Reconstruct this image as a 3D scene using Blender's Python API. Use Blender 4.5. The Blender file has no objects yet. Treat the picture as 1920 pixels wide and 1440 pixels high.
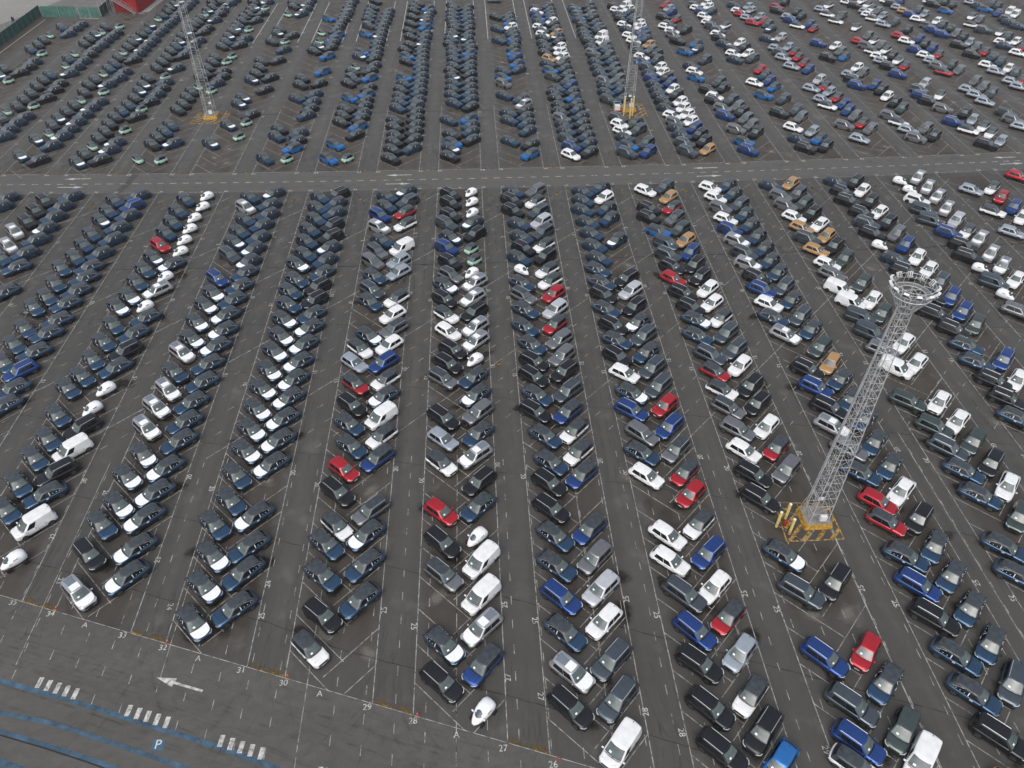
import bpy, bmesh, math, random
from mathutils import Vector, Matrix
random.seed(7)
R2 = math.sqrt(2)
C = bpy.context.scene.collection
scene = bpy.context.scene

# ------------------------------------------------------------------ camera
CAM_H = 66.0
PITCH = math.radians(41.92)
YAW = math.radians(-2.98)          # world +Y lies a little left of the view direction
cam_d = bpy.data.cameras.new('camera')
cam_d.sensor_fit = 'HORIZONTAL'
cam_d.sensor_width = 36.0
cam_d.lens = 36.0 * 1400.0 / 1920.0
cam_d.clip_end = 3000
cam = bpy.data.objects.new('camera', cam_d)
C.objects.link(cam)
cam.location = (0, 0, CAM_H)
cam.rotation_euler = (math.pi / 2 - PITCH, 0, YAW)
scene.camera = cam

# ------------------------------------------------------------------ light: overcast daylight
SUN_EL, SUN_AZ = math.radians(55), math.radians(200)
w = bpy.data.worlds.new('World')
scene.world = w
w.use_nodes = True
nt = w.node_tree
bg = nt.nodes['Background']
sky = nt.nodes.new('ShaderNodeTexSky')
sky.sky_type = 'NISHITA'
sky.sun_disc = False
sky.sun_elevation = SUN_EL
sky.sun_rotation = SUN_AZ
sky.air_density = 1.0
sky.dust_density = 4.0
hsv = nt.nodes.new('ShaderNodeHueSaturation')
hsv.inputs['Saturation'].default_value = 0.42
nt.links.new(sky.outputs[0], hsv.inputs['Color'])
nt.links.new(hsv.outputs[0], bg.inputs[0])
bg.inputs[1].default_value = 0.13
sd = bpy.data.lights.new('sun', 'SUN')
sd.energy = 0.8
sd.angle = math.radians(60)
sd.color = (1.0, 0.96, 0.9)
sun = bpy.data.objects.new('sun', sd)
C.objects.link(sun)
sun.rotation_euler = (math.pi / 2 - SUN_EL, 0, math.pi - SUN_AZ)
scene.view_settings.view_transform = 'Standard'
scene.view_settings.look = 'None'
scene.view_settings.gamma = 1
scene.view_settings.exposure = 0.30

# ------------------------------------------------------------------ materials
MATS = {}
def mat(name, col, rough=0.6, metal=0.0, coat=0.0, noise=None, spec=0.5, emit=None):
    if name in MATS: return MATS[name]
    m = bpy.data.materials.new(name)
    m.use_nodes = True
    n = m.node_tree.nodes; l = m.node_tree.links
    b = n['Principled BSDF']
    b.inputs['Roughness'].default_value = rough
    b.inputs['Metallic'].default_value = metal
    b.inputs['Coat Weight'].default_value = coat
    b.inputs['Coat Roughness'].default_value = 0.08
    b.inputs['Specular IOR Level'].default_value = spec
    if noise:
        sc, amt = noise
        tc = n.new('ShaderNodeTexCoord'); nz = n.new('ShaderNodeTexNoise')
        nz.inputs['Scale'].default_value = sc; nz.inputs['Detail'].default_value = 4
        l.new(tc.outputs['Object'], nz.inputs['Vector'])
        mr = n.new('ShaderNodeMapRange')
        mr.inputs[1].default_value = 0.3; mr.inputs[2].default_value = 0.7
        mr.inputs[3].default_value = 1 - amt; mr.inputs[4].default_value = 1 + amt
        l.new(nz.outputs['Fac'], mr.inputs[0])
        mx = n.new('ShaderNodeVectorMath'); mx.operation = 'SCALE'
        mx.inputs[0].default_value = col
        l.new(mr.outputs[0], mx.inputs['Scale'])
        l.new(mx.outputs[0], b.inputs['Base Color'])
    else:
        b.inputs['Base Color'].default_value = (*col, 1)
    MATS[name] = m
    return m

def paint(name, col, metal=0.25):
    return mat(name, col, 0.34, metal, 0.7, (1.2, 0.10))

PAINT = {
 'navy': paint('navy_paint', (0.040, 0.098, 0.185), 0.80),
 'black': paint('black_paint', (0.020, 0.022, 0.027), 0.7),
 'slate': paint('slate_paint', (0.105, 0.130, 0.155), 0.8),
 'grey': paint('grey_paint', (0.26, 0.265, 0.28), 0.75),
 'silver': paint('silver_paint', (0.44, 0.45, 0.47), 0.6),
 'pearl': paint('pearl_paint', (0.60, 0.62, 0.66), 0.4),
 'pale': paint('pale_blue_grey_paint', (0.36, 0.41, 0.47), 0.35),
 'white': paint('white_paint', (0.80, 0.81, 0.82), 0.0),
 'red': paint('red_paint', (0.50, 0.016, 0.030), 0.5),
 'blue': paint('blue_paint', (0.026, 0.082, 0.31), 0.75),
 'bright': paint('bright_blue_paint', (0.020, 0.180, 0.52), 0.5),
 'tan': paint('tan_paint', (0.50, 0.29, 0.12), 0.3),
 'green': paint('green_grey_paint', (0.090, 0.120, 0.115), 0.75),
 'mint': paint('mint_paint', (0.42, 0.66, 0.54), 0.0),
}
M_FILMROOF = mat('matt_black_roof', (0.036, 0.045, 0.053), 0.36, 0, 0.8, (2.5, 0.35))
M_FILM = mat('white_film', (0.86, 0.88, 0.90), 0.5, 0, 0, (3.0, 0.04))
M_GLASSROOF = mat('grey_glass_roof', (0.16, 0.19, 0.23), 0.2, 0, 0.5)
M_WIND = mat('windscreen_glass', (0.085, 0.108, 0.108), 0.12, 0, 0.6, (2.2, 0.25))
M_GLASS = mat('side_glass', (0.010, 0.012, 0.015), 0.08, 0, 0.4)
M_PLASTIC = mat('black_plastic', (0.012, 0.012, 0.013), 0.6)
M_TYRE = mat('tyre_rubber', (0.010, 0.010, 0.010), 0.8)
M_RIM = mat('alloy_rim', (0.20, 0.21, 0.22), 0.35, 0.7)
M_CHROME = mat('bright_trim', (0.62, 0.64, 0.66), 0.3, 0.5)
M_LAMP = mat('headlamp_lens', (0.55, 0.60, 0.62), 0.15, 0, 0.6)
M_TAIL = mat('tail_lamp_lens', (0.07, 0.004, 0.004), 0.25, 0, 0.6)
M_PAPER = mat('white_paper', (0.80, 0.90, 0.86), 0.6)
M_TAPE = mat('white_tape', (0.78, 0.80, 0.82), 0.6)
M_LINE = mat('white_road_paint', (0.31, 0.31, 0.295), 0.7, 0, 0, (1.7, 0.45))
M_BRIGHT = mat('fresh_white_road_paint', (0.52, 0.52, 0.50), 0.7, 0, 0, (2.2, 0.35))
M_YEL = mat('worn_ochre_paint', (0.17, 0.105, 0.022), 0.8, 0, 0, (1.2, 0.7))
M_YEL2 = mat('yellow_hatch_paint', (0.36, 0.225, 0.06), 0.75, 0, 0, (2.4, 0.6))
M_BLUEL = mat('worn_blue_paint', (0.055, 0.115, 0.175), 0.8, 0, 0, (1.1, 0.30))
M_SEAM = mat('tar_seam', (0.012, 0.012, 0.011), 0.7)
M_GALV = mat('galvanised_steel', (0.50, 0.51, 0.52), 0.5, 0.2, 0, (1.5, 0.2))
M_CONC = mat('concrete', (0.22, 0.21, 0.19), 0.9, 0, 0, (1.5, 0.25))
M_YPAINT = mat('yellow_paint', (0.48, 0.27, 0.04), 0.7, 0, 0, (3.0, 0.55))
M_POLE = mat('pale_yellow_paint', (0.72, 0.58, 0.20), 0.5, 0, 0, (2.5, 0.2))
M_WHITE = mat('white_plastic', (0.75, 0.76, 0.76), 0.5)
M_FENCE = mat('green_fence_sheet', (0.018, 0.085, 0.07), 0.6, 0, 0, (1.0, 0.3))
M_GATE = mat('green_gate_sheet', (0.07, 0.17, 0.14), 0.6, 0, 0, (1.0, 0.3))
M_RED = mat('red_cladding', (0.30, 0.008, 0.008), 0.6, 0, 0, (0.5, 0.25))
M_REDSM = mat('red_post_paint', (0.35, 0.03, 0.02), 0.5)
M_PURPLE = mat('purple_banner', (0.12, 0.07, 0.16), 0.6)

def wear(m, scale, lo, hi, amin):
    n = m.node_tree.nodes; l = m.node_tree.links; b = n['Principled BSDF']
    tc = n.new('ShaderNodeTexCoord'); nz = n.new('ShaderNodeTexNoise'); nz.inputs['Scale'].default_value = scale
    nz.inputs['Detail'].default_value = 7; nz.inputs['Roughness'].default_value = 0.7
    l.new(tc.outputs['Object'], nz.inputs['Vector'])
    r = n.new('ShaderNodeMapRange'); r.inputs[1].default_value = lo; r.inputs[2].default_value = hi
    r.inputs[3].default_value = amin; r.inputs[4].default_value = 1.0
    l.new(nz.outputs['Fac'], r.inputs[0]); l.new(r.outputs[0], b.inputs['Alpha'])
wear(M_LINE, 1.6, 0.36, 0.52, 0.30); wear(M_BRIGHT, 2.4, 0.36, 0.50, 0.35); wear(M_YEL, 1.2, 0.40, 0.60, 0.15)
wear(M_YEL2, 2.2, 0.38, 0.52, 0.35); wear(M_BLUEL, 0.5, 0.30, 0.62, 0.45)

def stripes_ground():
    """asphalt of the lot: brown-grey bays with wet stains, greyer worn aisles"""
    m = bpy.data.materials.new('lot_asphalt'); m.use_nodes = True
    n = m.node_tree.nodes; l = m.node_tree.links
    b = n['Principled BSDF']
    tc = n.new('ShaderNodeTexCoord')
    sep = n.new('ShaderNodeSeparateXYZ'); l.new(tc.outputs['Object'], sep.inputs[0])
    def math_(op, a, b_=None, c=None):
        x = n.new('ShaderNodeMath'); x.operation = op
        for i, v in enumerate((a, b_, c)):
            if v is None: continue
            if isinstance(v, (int, float)): x.inputs[i].default_value = v
            else: l.new(v, x.inputs[i])
        return x.outputs[0]
    def ramp(v, a, b_, c=0.0, d=1.0):
        x = n.new('ShaderNodeMapRange'); x.interpolation_type = 'SMOOTHSTEP'
        l.new(v, x.inputs[0])
        for i, q in enumerate((a, b_, c, d)): x.inputs[i + 1].default_value = q
        return x.outputs[0]
    def noise(scale, detail=5, rough=0.6, vec=None, sx=None):
        x = n.new('ShaderNodeTexNoise'); x.inputs['Scale'].default_value = scale
        x.inputs['Detail'].default_value = detail; x.inputs['Roughness'].default_value = rough
        if sx:
            mp = n.new('ShaderNodeMapping'); mp.inputs['Scale'].default_value = sx
            l.new(tc.outputs['Object'], mp.inputs[0]); l.new(mp.outputs[0], x.inputs['Vector'])
        else: l.new(tc.outputs['Object'], x.inputs['Vector'])
        return x.outputs['Fac']
    u = math_('FLOORED_MODULO', math_('SUBTRACT', sep.outputs[0], 4.9), 12.07)
    wob = math_('MULTIPLY', math_('SUBTRACT', noise(0.5), 0.5), 0.8)
    u = math_('ADD', u, wob)
    inside = math_('MULTIPLY', ramp(u, 0.1, 1.4), ramp(u, 8.4, 7.1))       # 1 inside the bays
    y = sep.outputs[1]
    lotA = math_('MULTIPLY', ramp(y, 34, 40), ramp(y, 129, 128))
    lotB = math_('MULTIPLY', ramp(y, 136, 138), ramp(y, 256, 250))
    lot = math_('ADD', lotA, lotB)
    edge = math_('SUBTRACT', y, math_('ADD', math_('MULTIPLY', sep.outputs[0], -0.337), 26))
    lot = math_('MULTIPLY', lot, ramp(edge, 0, 3))
    inside = math_('MULTIPLY', inside, lot)
    # wheel paths in the aisles
    t1 = math_('ABSOLUTE', math_('SUBTRACT', u, 10.3))
    path = math_('MULTIPLY', ramp(t1, 1.3, 0.4), lot)
    big = noise(0.05, 3); mid = noise(0.35, 6, 0.65); fine = noise(6, 3, 0.7)
    streak = noise(1.0, 4, 0.6, sx=(0.9, 0.06, 1))
    blot = noise(0.28, 5, 0.55)
    mix = n.new('ShaderNodeMix'); mix.data_type = 'RGBA'
    mix.inputs[6].default_value = (0.0705, 0.068, 0.0635, 1)     # aisle
    mix.inputs[7].default_value = (0.061, 0.053, 0.0445, 1)     # bays, damp and dirty
    l.new(inside, mix.inputs[0])
    stain = n.new('ShaderNodeMix'); stain.data_type = 'RGBA'
    l.new(mix.outputs[2], stain.inputs[6])
    stain.inputs[7].default_value = (0.030, 0.024, 0.017, 1)   # oily wet stain
    l.new(math_('MULTIPLY', ramp(blot, 0.52, 0.68), math_('ADD', math_('MULTIPLY', inside, 0.75), 0.05)), stain.inputs[0])
    pale = n.new('ShaderNodeMix'); pale.data_type = 'RGBA'
    l.new(stain.outputs[2], pale.inputs[6])
    pale.inputs[7].default_value = (0.125, 0.120, 0.108, 1)
    l.new(math_('MULTIPLY', ramp(noise(0.25, 4, 0.55, sx=(1.3, 1.1, 1)), 0.55, 0.75), 0.65), pale.inputs[0])
    k = math_('ADD', 0.62, math_('MULTIPLY', mid, 0.34))
    k = math_('ADD', k, math_('MULTIPLY', big, 0.22))
    k = math_('ADD', k, math_('MULTIPLY', math_('SUBTRACT', fine, 0.5), 0.22))
    k = math_('ADD', k, math_('MULTIPLY', math_('SUBTRACT', streak, 0.5), 0.42))
    k = math_('ADD', k, math_('MULTIPLY', path, 0.10))
    k = math_('MULTIPLY', k, ramp(y, 128, 150, 1.0, 1.20))     # paler asphalt tone in the back lot
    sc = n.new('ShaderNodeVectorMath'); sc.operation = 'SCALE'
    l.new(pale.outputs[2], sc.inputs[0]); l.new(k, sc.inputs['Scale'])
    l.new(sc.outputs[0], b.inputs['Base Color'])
    l.new(ramp(blot, 0.5, 0.7, 0.80, 0.50), b.inputs['Roughness'])
    bp = n.new('ShaderNodeBump'); bp.inputs['Strength'].default_value = 0.15
    l.new(fine, bp.inputs['Height']); l.new(bp.outputs[0], b.inputs['Normal'])
    return m

def noisy(name, col, scales=((0.3, 0.3), (4, 0.2)), rough=0.85, stretch=None):
    m = bpy.data.materials.new(name); m.use_nodes = True
    n = m.node_tree.nodes; l = m.node_tree.links
    b = n['Principled BSDF']; b.inputs['Roughness'].default_value = rough
    tc = n.new('ShaderNodeTexCoord'); mp = n.new('ShaderNodeMapping')
    if stretch: mp.inputs['Scale'].default_value = stretch
    l.new(tc.outputs['Object'], mp.inputs[0])
    prev = None
    for s, a in scales:
        nz = n.new('ShaderNodeTexNoise'); nz.inputs['Scale'].default_value = s; nz.inputs['Detail'].default_value = 5
        l.new(mp.outputs[0], nz.inputs['Vector'])
        r = n.new('ShaderNodeMapRange'); r.inputs[1].default_value = 0.25; r.inputs[2].default_value = 0.75
        r.inputs[3].default_value = 1 - a; r.inputs[4].default_value = 1 + a
        l.new(nz.outputs['Fac'], r.inputs[0])
        if prev is None: prev = r.outputs[0]
        else:
            q = n.new('ShaderNodeMath'); q.operation = 'MULTIPLY'
            l.new(prev, q.inputs[0]); l.new(r.outputs[0], q.inputs[1]); prev = q.outputs[0]
    sc = n.new('ShaderNodeVectorMath'); sc.operation = 'SCALE'; sc.inputs[0].default_value = col
    l.new(prev, sc.inputs['Scale']); l.new(sc.outputs[0], b.inputs['Base Color'])
    return m

# ------------------------------------------------------------------ mesh helpers
def mk(name, verts, faces, mats, parent=None, smooth=False, fm=None):
    me = bpy.data.meshes.new(name)
    me.from_pydata([tuple(v) for v in verts], [], [tuple(f) for f in faces])
    for m in (mats if isinstance(mats, (list, tuple)) else [mats]): me.materials.append(m)
    if fm: me.polygons.foreach_set('material_index', fm)
    if smooth: me.polygons.foreach_set('use_smooth', [True] * len(me.polygons))
    me.update()
    o = bpy.data.objects.new(name, me)
    C.objects.link(o)
    if parent: o.parent = parent
    return o

class MB:
    """collects simple solids into one mesh"""
    def __init__(s): s.v = []; s.f = []; s.m = []
    def add(s, v, f, m=0):
        o = len(s.v); s.v += [tuple(p) for p in v]; s.f += [tuple(i + o for i in q) for q in f]; s.m += [m] * len(f)
    def box(s, c, d, rz=0, m=0, rot=None):
        x, y, z = d[0] / 2, d[1] / 2, d[2] / 2
        M = rot or Matrix.Rotation(rz, 3, 'Z')
        v = [M @ Vector(p) + Vector(c) for p in ((-x,-y,-z),(x,-y,-z),(x,y,-z),(-x,y,-z),(-x,-y,z),(x,-y,z),(x,y,z),(-x,y,z))]
        s.add(v, ((0,3,2,1),(4,5,6,7),(0,1,5,4),(1,2,6,5),(2,3,7,6),(3,0,4,7)), m)
    def bar(s, a, b, r, n=4, m=0, r2=None):
        a = Vector(a); b = Vector(b); d = (b - a).normalized()
        t = d.orthogonal().normalized(); q = d.cross(t)
        r2 = r if r2 is None else r2
        v = []
        for k, (c, rr) in enumerate(((a, r), (b, r2))):
            for i in range(n):
                an = 2 * math.pi * (i + .5) / n
                v.append(c + (t * math.cos(an) + q * math.sin(an)) * rr)
        f = [(i, (i + 1) % n, n + (i + 1) % n, n + i) for i in range(n)] + [tuple(range(n))[::-1], tuple(range(n, 2 * n))]
        s.add(v, f, m)
    def quad(s, a, b, c, d, m=0): s.add([a, b, c, d], [(0, 1, 2, 3)], m)
    def strip(s, a, b, w, z, m=0):
        a = Vector((a[0], a[1])); b = Vector((b[0], b[1])); d = (b - a).normalized(); p = Vector((-d.y, d.x)) * w / 2
        s.quad((*(a - p), z), (*(b - p), z), (*(b + p), z), (*(a + p), z), m)
    def build(s, name, mats, parent=None, smooth=False):
        return mk(name, s.v, s.f, mats, parent, smooth, s.m)

def structure(o): o['kind'] = 'structure'; return o
def empty(name, loc, rz=0):
    o = bpy.data.objects.new(name, None); o.empty_display_size = 0.2
    o.location = loc; o.rotation_euler = (0, 0, rz); C.objects.link(o); return o
def tag(o, label, cat, group=None):
    o['label'] = label; o['category'] = cat
    if group: o['group'] = group
    return o

# ------------------------------------------------------------------ ground
def sheet(name, x0, y0, x1, y1, z, m):
    return structure(mk(name, [(x0, y0, z), (x1, y0, z), (x1, y1, z), (x0, y1, z)], [(0, 1, 2, 3)], m))
sheet('ground', -900, -300, 900, 1100, 0.0, stripes_ground())

def near_edge(x): return 128.4 + 2.6e-4 * (x - 10) ** 2
def far_edge(x): return 136.35 + 2.1e-4 * (x - 14) ** 2
def centre_line(x): return 132.4 + 2.1e-4 * (x - 10) ** 2
def ribbon(name, f0, f1, x0, x1, z, m, n=60):
    v = []; f = []
    for i in range(n + 1):
        x = x0 + (x1 - x0) * i / n
        v += [(x, f0(x), z), (x, f1(x), z)]
    for i in range(n): f.append((2 * i, 2 * i + 2, 2 * i + 3, 2 * i + 1))
    return structure(mk(name, v, f, m))
ribbon('road', near_edge, far_edge, -220, 220, 0.004,
       noisy('road_asphalt', (0.096, 0.093, 0.087), ((0.25, 0.06), (1.4, 0.06), (6, 0.08)), 0.8, (0.25, 1.6, 1)))
def A_line(x): return 27.55 - 0.3405 * x          # slanting near boundary of the lot
# service road south-west of the lot
v = []; f = []
for i in range(31):
    x = -90 + i * 4.0
    v += [(x, A_line(x) - 70, 0.004), (x, A_line(x) - 0.1, 0.004)]
for i in range(30): f.append((2 * i, 2 * i + 2, 2 * i + 3, 2 * i + 1))
structure(mk('service_road', v, f, noisy('service_asphalt', (0.084, 0.082, 0.077), ((0.12, 0.14), (0.9, 0.16), (6, 0.12)), 0.8, (1, 1.5, 1))))
# pale apron behind the fence
structure(mk('concrete_apron', [(-126.3, 120, .004), (-126.3, 244, .004), (-124, 240.4, .004), (-107.2, 239.4, .004), (-107.2, 300, .004), (-400, 300, .004), (-400, 120, .004)],
             [tuple(range(7))], noisy('apron_asphalt', (0.14, 0.139, 0.132), ((0.08, 0.15), (2, 0.12)), 0.9)))
structure(mk('access_road', [(-134, 120, .008), (-136, 228, .008), (-130, 246, .008), (-122, 272, .008), (-400, 272, .008), (-400, 120, .008)],
             [tuple(range(6))], noisy('pale_concrete', (0.25, 0.245, 0.225), ((0.06, 0.2), (1, 0.1)), 0.9)))

# ------------------------------------------------------------------ markings
PY = 12.07
def XL(c): return 4.6 + 12.0 * c if c >= 0 else 4.75 + 11.95 * c
def XR(c): return 13.25 + 12.0 * c if c >= 0 else 13.0 + 11.95 * c
def lerp_table(T, x):
    for (a, ya), (b, yb) in zip(T, T[1:]):
        if x <= b or (b, yb) == T[-1]: return ya + (yb - ya) * (x - a) / (b - a)
NT = [(0, 130.4), (10, 95.0), (15, 77.15), (20, 59.2), (25, 40.6), (27, 33.0), (32, 14.0)]
def YN(n): return lerp_table(NT, n)
mk_w = MB(); mk_b = MB(); mk_y = MB(); mk_s = MB()
Z1 = 0.008
for c in range(-9, 9):
    xl, xr = XL(c), XR(c)
    for x in (xl, xr):
        mk_w.strip((x, A_line(x)), (x, near_edge(x)), 0.085, Z1)
    mk_w.strip((xl, near_edge(xl)), (xr, near_edge(xr)), 0.09, Z1)
    for k in range(0, 40):
        yl = YN(k); yr = YN(k) - 1.9
        if yl < 128.2 and yl > A_line(xl) + 2.0:
            a = (xl, yl); e = 5.25
            e = min(e, (yl - A_line(xl)) / (1 - .3405)); mk_w.strip(a, (xl + e, yl - e), 0.075, Z1 + 0.004)
        if yr < 127.6 and yr > A_line(xr) + 3.4:
            e = min(4.75, (yr - A_line(xr)) / (1 + .3405)); mk_w.strip((xr, yr), (xr - e, yr - e), 0.075, Z1 + 0.004)
for c in range(-10, 14):                    # far lot
    xl, xr = XL(c), XR(c)
    top = 251.5 if c < 3 else 268
    for x in (xl, xr):
        mk_w.strip((x, far_edge(x)), (x, 168), 0.09, Z1)
        if -6 <= c < 3: mk_b.strip((x, 214), (x, top), 0.16, Z1)
        else: mk_w.strip((x, 168), (x, top), 0.07, Z1)
    mk_w.strip((xl, far_edge(xl)), (xr, far_edge(xr)), 0.09, Z1)
    if c < 3: mk_w.strip((xl, top), (xr, top), 0.10, Z1)
    for k in range(0, 36):
        y0 = 141.2 + k * 3.6
        if y0 < top - 2:
            mk_w.strip((xl, y0), (xl + 4.3, y0 - 4.3), 0.075, Z1 + 0.004)
            mk_w.strip((xr, y0 + 1.2), (xr - 4.7, y0 - 3.5), 0.075, Z1 + 0.004)
    xa, xb = XR(c - 1), xl
    mk_y.strip((xa, far_edge(xa) + 0.05), (xb, far_edge(xb) + 0.05), 0.3, Z1 + 0.002)
# slanting edge line, its ochre stretches across the aisles, long old lines, dashes
mk_w.strip((-90, A_line(-90)), (40, A_line(40)), 0.07, Z1)
for c in range(-9, 4):
    xa, xb = XR(c - 1), XL(c)
    mk_y.strip((xa, A_line(xa) + 0.12), (xb, A_line(xb) + 0.12), 0.16, Z1 + 0.002)
for c in range(-9, 9):
    xm = XR(c - 1) + 1.55
    mk_y.strip((xm, 124.9), (xm, 126.0), 0.55, Z1 + 0.002)
mk_y.strip((2.25, 76.6), (2.25, 78.0), 0.35, Z1); mk_y.add([(1.8, 77.7, Z1), (2.7, 77.7, Z1), (2.25, 78.7, Z1)], [(0, 1, 2)])
for i, x in enumerate((-58.1, -44.41, -30.6, -17.0, -3.38, 10.1, 23.7, 37.3, 50.9)):
    e = A_line(x) - (6.0 if i % 2 else 3.2)
    mk_w.strip((x, e), (x, 62), 0.075, Z1 + 0.0015)
for k in range(-6, 9):
    d = 56.7 + 19.27 * k
    x0, x1 = 62 - d, 127.5 - d
    x0, x1 = max(x0, -75), min(x1, 100)
    if x1 > x0: mk_w.strip((x0, x0 + d), (x1, x1 + d), 0.075, Z1 + 0.0015)
for i in range(-22, 32):
    x = -33.3 + 2.72 * i
    for j in range(-6, 20):
        y = 37.78 - 0.93 * i + 2.645 * j
        if y < 62 and y > A_line(x) - 6.5: mk_w.strip((x, y), (x, y - 0.92), 0.07, Z1 + 0.0015)
for i in range(-70, 70):
    for j in range(-60, 60):
        a = 2.645 * j + 0.9 * i; q = 40.1 + 2.72 * i
        x = (a - q) / R2 ; y = (a + q) / R2 + 0
        if 63 < y < 127 and -75 < x < 100: mk_w.strip((x, y), (x + .65, y + .65), 0.07, Z1 + 0.0015)
# cross road: centre dashes and arrows
x = -100.0
while x < 130:
    y = centre_line(x); mk_b.strip((x, y), (x + 1.15, centre_line(x + 1.15)), 0.13, Z1)
    x += 2.35
def arrow(x0, y0, x1, y1, hw, hl, wd):
    a = Vector((x0, y0)); b = Vector((x1, y1)); d = (b - a).normalized(); p = Vector((-d.y, d.x))
    t = b - d * hl
    mk_b.strip(a, t, wd, Z1)
    mk_b.add([(*(t + p * hw), Z1), (*(t - p * hw), Z1), (*b, Z1)], [(0, 1, 2)])
for x in (-78.3, -17.2, 42.3, 103.1):
    arrow(x, near_edge(x) + 2.4, x + 4.9, near_edge(x + 4.9) + 2.4, 0.4, 1.9, 0.22)
    arrow(x + 4.9, far_edge(x) - 2.0, x, far_edge(x) - 2.0, 0.4, 1.9, 0.22)
arrow(-26.4, 33.22, -30.97, 34.75, 0.42, 1.9, 0.22)
# worn block groups, blue lines and the P on the service road
for gx, gy in ((-41.45, 35.3), (-32.45, 32.25), (-23.6, 29.15), (-14.75, 26.05)):
    for k in range(5):
        cx = gx + 0.92 * k; cy = gy - 0.31 * k
        mk_b.strip((cx, cy), (cx - 0.1, cy - 1.0), 0.42, Z1)
def poly(P, wd, z, mb):
    for a, b in zip(P, P[1:]): mb.strip(a, b, wd, z)
mb_bl = MB()
poly([(-75, 43.5), (-45.2, 35.16), (-38, 32.95), (-29.2, 29.97), (-24.2, 28.3), (-18.4, 26.1), (-8, 22)], 0.42, 0.0065, mb_bl)
poly([(-75, 40), (-43.8, 32.14), (-38.7, 30.93), (-33.5, 29.13), (-28.5, 27.4), (-18, 23.6)], 0.36, 0.0065, mb_bl)
poly([(-75, 39), (-43.1, 30.46), (-38.7, 29.1), (-34.5, 27.7), (-24, 24)], 0.40, 0.0065, mb_bl)
poly([(-75, 37.4), (-41.9, 27.8), (-36, 25.8)], 0.6, 0.0065, mb_bl)
structure(mb_bl.build('blue_road_markings', M_BLUEL))
mk_blk = MB(); poly([(-43.1, 30.2), (-38.7, 28.85), (-34.5, 27.45), (-24, 23.7)], 0.12, 0.0085, mk_blk)
structure(mk_blk.build('edge_gutter', M_SEAM))
sq = MB(); sq.add([(-29.55, 28.15, Z1), (-28.45, 28.15, Z1), (-28.55, 29.05, Z1), (-29.45, 29.05, Z1)], [(0, 1, 2, 3)])
structure(sq.build('parking_square', mat('fresh_blue_paint', (0.045, 0.12, 0.20), 0.7, 0, 0, (2, .2))))
# seams
def seam(P, wd):
    rnd = random.Random(int(P[0][1] * 10))
    pts = []
    for a, b in zip(P, P[1:]):
        n = max(2, int(math.hypot(b[0] - a[0], b[1] - a[1]) / 0.8))
        for i in range(n):
            t = i / n; pts.append((a[0] + (b[0] - a[0]) * t, a[1] + (b[1] - a[1]) * t + rnd.uniform(-.06, .06)))
    pts.append(P[-1])
    for a, b in zip(pts, pts[1:]): mk_s.strip(a, b, wd * rnd.uniform(.5, 1.4), 0.006)
seam([(-110, 105.6), (-80, 105.2), (-60, 104.0), (-24, 103.0), (2, 102.8), (22, 103.3), (40, 103.4), (60, 103.6), (100, 104.2)], 0.16)
seam([(-100, 166.5), (-30, 165), (40, 165.4), (120, 166)], 0.18)
seam([(-75, 57), (-45.4, 47.45), (-32.5, 43), (-21.9, 39.9), (-14.3, 36.6), (-7.5, 34.4), (0.7, 31.5), (9.9, 28.5), (30, 21)], 0.07)
seam([(-75, 66), (-47.1, 57.2), (-35, 53.6), (-10.8, 45.9), (2.85, 41), (20, 35), (45, 26)], 0.07)
seam([(-75, 75), (-34.5, 64.7), (-22.2, 62.4), (-10.8, 60.3), (4.7, 57.5), (16.2, 55.6), (50, 47), (80, 38)], 0.06)
seam([(-75, 84), (-40, 79), (-10.7, 73.8), (4.3, 70.3), (16.5, 68), (50, 62), (90, 54)], 0.06)
seam([(-70, 92), (-30, 88), (4, 86.5), (50, 84), (100, 80)], 0.05)
seam([(-100, 222), (-40, 216), (20, 213), (70, 204), (110, 198)], 0.10)
structure(mk_s.build('tar_seams', M_SEAM))
tp = MB(); tp.add([(-67.2, 127.5, .0055), (-65.9, 127.5, .0055), (-64.7, 137.0, .0055), (-66.0, 137.0, .0055)], [(0, 1, 2, 3)])
tp.add([(-66.0, 137.0, .0055), (-64.9, 137.0, .0055), (-56.5, 172, .0055), (-57.4, 172, .0055)], [(0, 1, 2, 3)])
structure(tp.build('patched_trench', mat('patch_asphalt', (0.060, 0.058, 0.055), 0.8, 0, 0, (2, .2))))

# painted numbers
def text_mesh(body, size):
    cu = bpy.data.curves.new('txt', 'FONT'); cu.body = body; cu.size = size; cu.align_x = 'CENTER'; cu.align_y = 'CENTER'
    cu.offset = 0.0
    o = bpy.data.objects.new('txt', cu); C.objects.link(o)
    dg = bpy.context.evaluated_depsgraph_get()
    me = bpy.data.meshes.new_from_object(o.evaluated_get(dg))
    v = [tuple(p.co) for p in me.vertices]; f = [tuple(p.vertices) for p in me.polygons]
    bpy.data.objects.remove(o); bpy.data.meshes.remove(me); bpy.data.curves.remove(cu)
    return v, f
TC = {}
mk_n = MB(); mk_p = MB()
def put(body, x, y, ang, size, mb=mk_n, sx=1.0, z=0.0125):
    if (body, size) not in TC: TC[(body, size)] = text_mesh(body, size)
    v, f = TC[(body, size)]; ca, sa = math.cos(ang), math.sin(ang)
    mb.add([(x + ca * p[0] * sx - sa * p[1], y + sa * p[0] * sx + ca * p[1], z) for p in v], f)
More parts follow.
